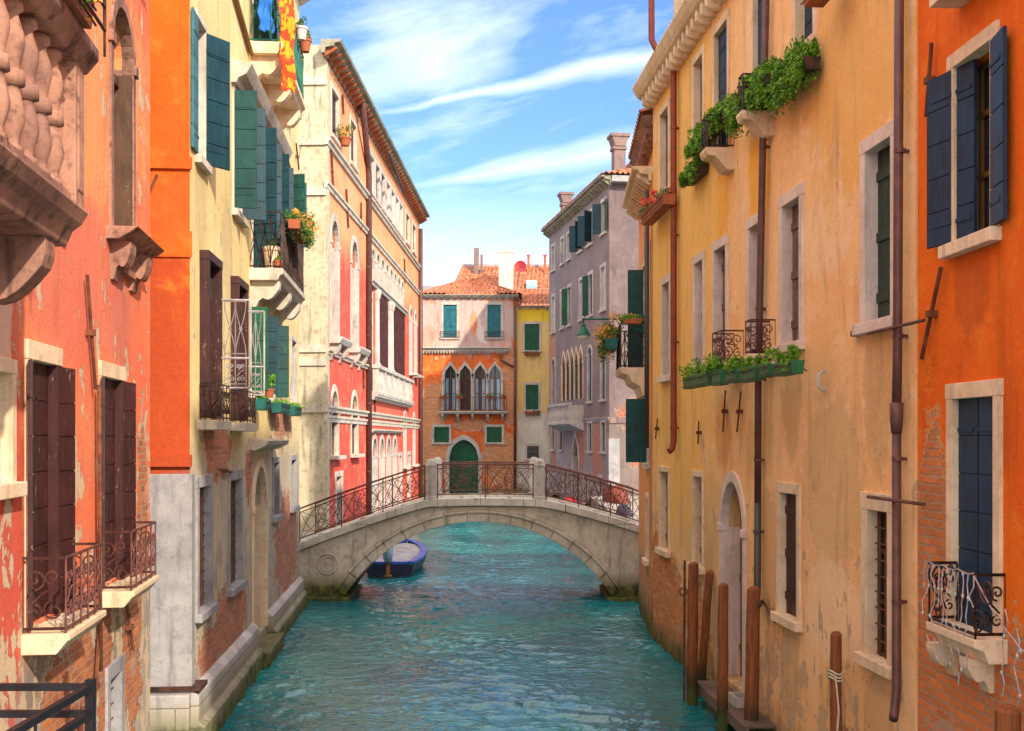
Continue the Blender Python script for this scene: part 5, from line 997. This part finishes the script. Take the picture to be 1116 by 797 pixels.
b = MB().ring(-3.9, .95, .035, .26, .018, 28).ring(-3.9, .95, .035, .19, .012, 24).box(-4.05, -3.75, .04, .07, .92, .945).box(-4.02, -3.78, .04, .07, .975, .995); BR.put('medallion', b, 'bridge')
postp = [(.14, 0), (.14, .08), (.115, .10), (.115, .86), (.13, .88), (.13, .92), (.12, .94), (.115, .99), (.085, 1.05), (.04, 1.075), (.01, 1.08)]
posts = [(-1.22, .08), (1.60, .08), (-1.22, Wd-.08), (1.50, Wd-.08)]
for (x, y) in posts:
    z = deck(x)-.03; BR.put('stone_post', MB().lathe(x, y, [(r*1.12, zz+z) for r, zz in postp], 16), 'stone_white', smooth=False)
def brail(xa, xb, y):
    b = MB(); L_ = xb-xa; n = max(1, round(L_/1.02)); rr = .014
    hgt = .88
    P = [(xa+L_*i/24, y, deck(xa+L_*i/24)) for i in range(25)]
    b.tube([(x, q, z+hgt) for x, q, z in P], .022, 6); b.tube([(x, q, z+hgt-.10) for x, q, z in P], .012, 5); b.tube([(x, q, z+.10) for x, q, z in P], .016, 5)
    W = lambda x, t: (x, y, deck(x)+.10+(hgt-.20)*t)
    for i in range(n+1):
        x = xa+.03+(L_-.06)*i/n; b.tube([(x, y, deck(x)-.06), (x, y, deck(x)+hgt)], rr*1.15, 5)
    for i in range(n):
        c = xa+.03+(L_-.06)*(i+.5)/n; hw = (L_-.06)/n*.5
        for s_ in (-1, 1):
            b.tube([W(c+s_*hw*(1-t/8*.95)*.96, sin(t/8*pi/2)**.8 if t else 0) for t in range(9)], rr*.75, 4)            # rising curves to the middle
            b.tube([W(c+s_*hw*(1-t/8*.95)*.96, 1-sin(t/8*pi/2)**.8 if t else 1) for t in range(9)], rr*.75, 4)
            b.tube([W(c+s_*hw*.92, 0), W(c-s_*hw*.1, .5), W(c-s_*hw*.92, 1)], rr*.7, 4); b.tube([W(c, 0), W(c+s_*hw*.25, .5), W(c, 1)], rr*.7, 4)
        xx, _, zz = W(c, .5); b.ring(xx, zz, y, .12, .009, 14); xx, _, zz = W(c, 0); b.ring(xx, zz-.13, y, .055, .010, 10)
    BR.put('railing', b, 'iron_red')
for y in (.10, Wd-.10):
    brail(XL, -1.36, y); brail(-1.08, 1.46, y); brail(1.74, XR-.0, y)

# ------------------------------------------------------------------ boats
def hull_sections(L_, bw, f_prow, f_stern=.85, depth=.6, sheer=.25, n=22, rocker=0.):
    S_ = []
    for i in range(n+1):
        t = i/n; w_ = bw/2*(f_stern+(1-f_stern)*sin(min(1, t/.45)*pi/2))*(1 if t < .5 else max(.015, (1-((t-.5)/.5)**2.4)**.8)); zt = depth*.62+sheer*max(0, (t-.3)/.7)**2; S_.append((t*L_, w_, zt, -depth*.38+rocker*max(0, t-.6)**2))
    return S_
mb_ = Thing('motor_boat', 'small open motor boat with blue gunwales and a grey outboard moored under the bridge', 'boat', (-3.72, 33.3, .06), radians(89), 1)
Sx = hull_sections(4.9, 1.75, 0)
b = MB()
for (x, w_, zt, zb) in Sx: b.v += [(x, -w_, zt), (x, -w_*.96, zt*.4), (x, -w_*.7, zb), (x, w_*.7, zb), (x, w_*.96, zt*.4), (x, w_, zt)]
for i in range(len(Sx)-1):
    for j in range(5): k = i*6+j; b.f.append((k, k+1, k+7, k+6))
b.f.append((0, 1, 2, 3, 4, 5)); mb_.put('hull', b, paint('dark_hull_paint', (.03, .035, .07), .1, .35))
b = MB()
for i in range(len(Sx)):
    x, w_, zt, zb = Sx[i]; ins = min(.2, w_*.8); b.v += [(x, -w_-.02, zt-.03), (x, -w_-.02, zt+.05), (x, -w_+ins, zt+.05), (x, -w_+ins, zt-.03), (x, w_-ins, zt-.03), (x, w_-ins, zt+.05), (x, w_+.02, zt+.05), (x, w_+.02, zt-.03)]
for i in range(len(Sx)-1):
    for q in (0, 4):
        for j in range(4): k = i*8+q; b.f.append((k+j, k+(j+1) % 4, k+8+(j+1) % 4, k+8+j))
b.box(-.02, .25, -.72, .72, .33, .41); mb_.put('gunwale', b, paint('bright_blue_paint', (.03, .13, .55), .12, .3))
b = MB(); X0 = [s for s in Sx if .2 < s[0] < 4.4]
for (x, w_, zt, zb) in X0: b.v += [(x, -w_+.19, zt-.0), (x, 0, zt+.05), (x, w_-.19, zt-.0)]
for i in range(len(X0)-1):
    for j in (0, 1): k = i*3+j; b.f.append((k, k+1, k+4, k+3))
mb_.put('deck_cover', b, paint('grey_canvas', (.36, .36, .38), .1, .8, (.28, .27, .28)))
om = MB().lathe(0, 0, [(.02, .95), (.11, .93), (.17, .82), (.18, .68), (.14, .52), (.10, .48)], 16); om.v = [(-.26+u*1.9-.5*(z-.7), o*.95+.12*(z-.5), (z-.5)*1.7+.45) for u, o, z in om.v]
ob = mb_.put('outboard_motor', om, paint('grey_blue_cowl', (.42, .52, .58), .05, .25), smooth=True); mb_.put('motor_leg', MB().prism([(-.18, .45), (-.02, .45), (-.12, .1), (-.18, -.2), (-.34, -.2), (-.30, .15)], -.05, .05).box(-.42, -.1, -.11, .11, -.0, .03), 'ochre', ob)
mb_.put('tiller', MB().tube([(-.1, 0, .55), (.35, .05, .62)], .02, 6), 'iron', ob)
one('mooring_rope', 'blue mooring rope running from the motor boat to the foot of the palace', 'rope', MB().tube([(-3.6, 38., .5), (-4.4, 38.6, .35), (-5.2, 39.2, .9)], .015, 5), paint('blue_rope', (.03, .1, .3), .1))
def gondola(loc, rz, label, cover, prow=True):
    t = Thing('gondola', label, 'boat', loc, rz, 1, 'boats moored beyond the bridge'); L_ = 9.; b = MB(); n = 26; T = []
    for i in range(n+1):
        s_ = i/n*2-1; w_ = .68*max(.03, 1-abs(s_)**2.2); T.append((s_*L_/2, w_, .42+.95*abs(s_)**3.2, -.1+.75*abs(s_)**4))
    for (x, w_, zt, zb) in T: b.v += [(x, -w_, zt), (x, -w_*.6, zb), (x, w_*.6, zb), (x, w_, zt)]
    for i in range(n):
        for j in range(3): k = i*4+j; b.f.append((k, k+1, k+5, k+4))
    t.put('hull', b, paint('black_lacquer', (.012, .012, .016), .05, .25))
    b = MB(); Tc = T[3:-3]
    for (x, w_, zt, zb) in Tc: b.v += [(x, -w_-.01, zt+.01), (x, -w_*.5, zt+.16), (x, w_*.5, zt+.16), (x, w_+.01, zt+.01)]
    for i in range(len(Tc)-1):
        for j in range(3): k = i*4+j; b.f.append((k, k+1, k+5, k+4))
    t.put('cover', b, cover); xe, _, ze, _ = T[0]; b = MB().prism([(xe-.05, .8), (xe+.1, .8), (xe+.05, 1.5), (xe+.12, 1.75), (xe-.04, 1.95), (xe-.16, 1.72), (xe-.1, 1.3)], -.03, .03)
    for k in range(6): b.box(xe+.0, xe+.22, -.02, .02, .95+k*.11, 1.0+k*.11)
    t.put('prow_iron', b, 'stone_grey'); return t
bt_ = paint('blue_tarpaulin', (.03, .10, .42), .1, .6); rt_ = paint('red_tarpaulin', (.60, .02, .04), .1, .6); dt_ = paint('dark_tarpaulin', (.03, .04, .06), .1, .6)
gondola((-1.4, 62.5, 0), radians(4), 'black gondola with a blue cover lying in front of the green water door', bt_)
gondola((-2.6, 65.6, 0), radians(178), 'dark covered gondola moored against the gothic house wall', dt_)
gondola((2.4, 54.6, 0.1), radians(-74), 'blue covered gondola moored along the grey house', bt_)
def tarp(loc, sx, sy, sz, label, mat, rz=0, seed=0):
    r = random.Random(seed); b = MB(); n, m = 22, 9
    for j in range(m+1):
        for i in range(n):
            a = 2*pi*i/n; t = j/m; rad = (1-.62*t**3)*(1+.07*sin(3*a+seed)+.04*sin(7*a+j)); b.v.append((sx*rad*cos(a), sy*rad*sin(a), sz*(t*.9+.12*sin(2*a+seed)*t)))
    for j in range(m):
        for i in range(n): b.f.append((j*n+i, j*n+(i+1) % n, (j+1)*n+(i+1) % n, (j+1)*n+i))
    b.f.append(tuple(m*n+i for i in range(n))); one('covered_heap', label, 'covered heap', b, mat, loc, rz, smooth=True, group='covered heaps on the quay')
tarp((4.4, 47, 1.5), .45, 1.8, .75, 'red brown tarpaulin covered heap on the quay behind the bridge', paint('dull_red_tarpaulin', (.22, .05, .03), .2, .8), .1, 2)
tarp((3.95, 39, 1.5), .25, 1.2, .40, 'dark low covered heap behind the bridge end railing', dt_, 0, 4)
tarp((2.75, 53.2, .55), .55, .8, .85, 'crimson bundled cover lying over the moored boat by the grey house', paint('crimson_cover', (.40, .01, .03), .1, .7), 0, 6)

# ------------------------------------------------------------------ mooring poles, landing, railing
def mpole(loc, ztop, r, lean=(0, 0), label='', rope=False):
    t = Thing('mooring_pole', label, 'mooring pole', loc, 0, 1, 'wooden mooring poles along the ochre house'); zb = -1.2; K = 12; pts = []; rs = []
    for i in range(K+1):
        z = zb+(ztop-zb)*i/K; pts.append((lean[0]*z+.004*sin(i*1.7), lean[1]*z+.004*cos(i*2.1), z)); rs.append(r*(1.06-.16*i/K))
    pts += [(lean[0]*ztop, lean[1]*ztop, ztop+.03)]; rs += [r*.6]
    t.put('pole', MB().tube(pts, rs, 14), mpm, smooth=False)
    if rope:
        b = MB()
        for k in range(3): b.ring(0, ztop-.42-.03*k, 0, 0, .012) if False else b.tube([((r+.012)*cos(2*pi*i/14), (r+.012)*sin(2*pi*i/14), ztop-.40-.035*k+.02*sin(i)) for i in range(15)], .012, 5)
        b.tube([(-r*.4, -r-.01, ztop-.44), (0, -r-.04, ztop-.8), (-.05, -r-.02, ztop-1.5), (-.1, -r, ztop-2.2)], .012, 5); b.tube([(r, -.03, ztop-.44), (r+.12, .1, ztop-.62), (r+.17, .2, ztop-.9)], .009, 5)
        one('mooring_rope', 'pale rope tied round the nearest mooring pole on the ochre wall', 'rope', b, 'rope', loc)
g = G('wet_pole_wood'); v = g.vec(g.m_('MULTIPLY', g.x, 12.), g.m_('MULTIPLY', g.y, 12.), g.m_('MULTIPLY', g.z, 1.1)); n1 = g.noise(v, 2, 7, .65, .3); n2 = g.noise(g.obj, 6, 5)
col = g.mix(g.sm(n1, .35, .65), (.30, .095, .03), (.15, .05, .022)); col = g.mix(g.sm(n1, .60, .7), col, (.38, .19, .09)); zz = g.m_('ADD', g.z, g.m_('MULTIPLY', n2, .35))
col = g.mix(g.sm(zz, .95, .45), col, (.05, .035, .015)); col = g.mix(g.m_('MULTIPLY', g.sm(zz, .55, .3), .8), col, (.06, .085, .015)); mpm = g.fin(col, .85, g.bump(n1, .022, .9), .2)
mpole((2.84, 17.4, 0), 2.21, .088, (.012, 0), 'thick dark mooring pole farthest out in the water', False)
mpole((3.08, 18.0, 0), 2.01, .072, (.075, .0), 'leaning mooring pole behind the farthest thick pole')
mpole((3.00, 15.7, 0), 2.10, .080, (.006, 0), 'upright mooring pole standing in front of the arched water door')
mpole((3.29, 15.15, 0), 2.12, .100, (.016, 0), 'thickest orange brown mooring pole at the near side of the arched door')
mpole((3.53, 12.0, 0), 2.06, .068, (0, 0), 'short reddish mooring pole tied with pale rope', True)
mpole((3.60, 8.0, 0), 2.22, .10, (0, 0), 'mooring pole at the foot of the near orange house, below the balcony')
one('iron_stake', 'thin rusty iron stake beside the farthest mooring poles', 'stake', MB().tube([(0, 0, -1), (0.02, 0, 2.25)], .020, 7).ring(0, 1.75, 0, .06, .012), 'rust', (2.74, 17.6, 0))
t = Thing('landing_stage', 'small weathered plank landing stage at the arched water door', 'landing stage', (3.30, 16.4, 0), radians(4), 1)
b = MB(); [b.box(-.26, .26, -1.6+k*.165, -1.6+k*.165+.145, .30, .335) for k in range(17)]; t.put('planks', b, 'greywood'); t.put('beam', MB().box(-.30, -.24, -1.65, 1.25, .18, .34).box(.18, .24, -1.65, 1.25, .18, .30), 'greywood')
t.put('beam', MB().box(-.22, -.12, -1.4, -1.3, -1, .2).box(.05, .15, 1.0, 1.1, -1, .2), 'greywood')
one('plastic_crate', 'pale crate lying on the plank landing stage', 'crate', MB().box(-.14, .14, -.2, .2, 0, .02).box(-.14, -.12, -.2, .2, 0, .16).box(.12, .14, -.2, .2, 0, .16).box(-.12, .12, -.2, -.18, 0, .16).box(-.12, .12, .18, .2, 0, .16), 'stone_white', (3.32, 15.9, .338), .1)
b = MB().box(-4.2, -2.58, 4.2, 7.06, -1, 1.62); one('stone_landing', 'stone landing under the dark metal handrail at the foot of the salmon house', 'landing', b, 'plinth')
t = Thing('metal_railing', 'dark metal handrail at a corner of the landing below the salmon house', 'railing', (-2.68, 7.0, 1.62), 0, 1); b = MB()
for z in (1.0, .83, .35): 
    b.box(-1.05, .0, -.02, .02, z-.022, z+.022) if z != .35 else b.box(-1.05, -.02, -.012, .012, z-.012, z+.012)
    b.box(-.02, .02, -2.7, -.021, z-.022, z+.022)
t.put('rails', b, 'iron_dark'); t.put('post', MB().box(-.026, .026, -.026, .026, 0, 1.05), 'iron_dark'); t.put('post', MB().box(-.024, .024, -2.7, -2.65, 0, 1.03), 'iron_dark'); b = MB(); [b.box(-x-.008, -x+.008, -.008, .008, 0, .81) for x in (.35, .7)]; t.put('bar', b, 'iron_dark')
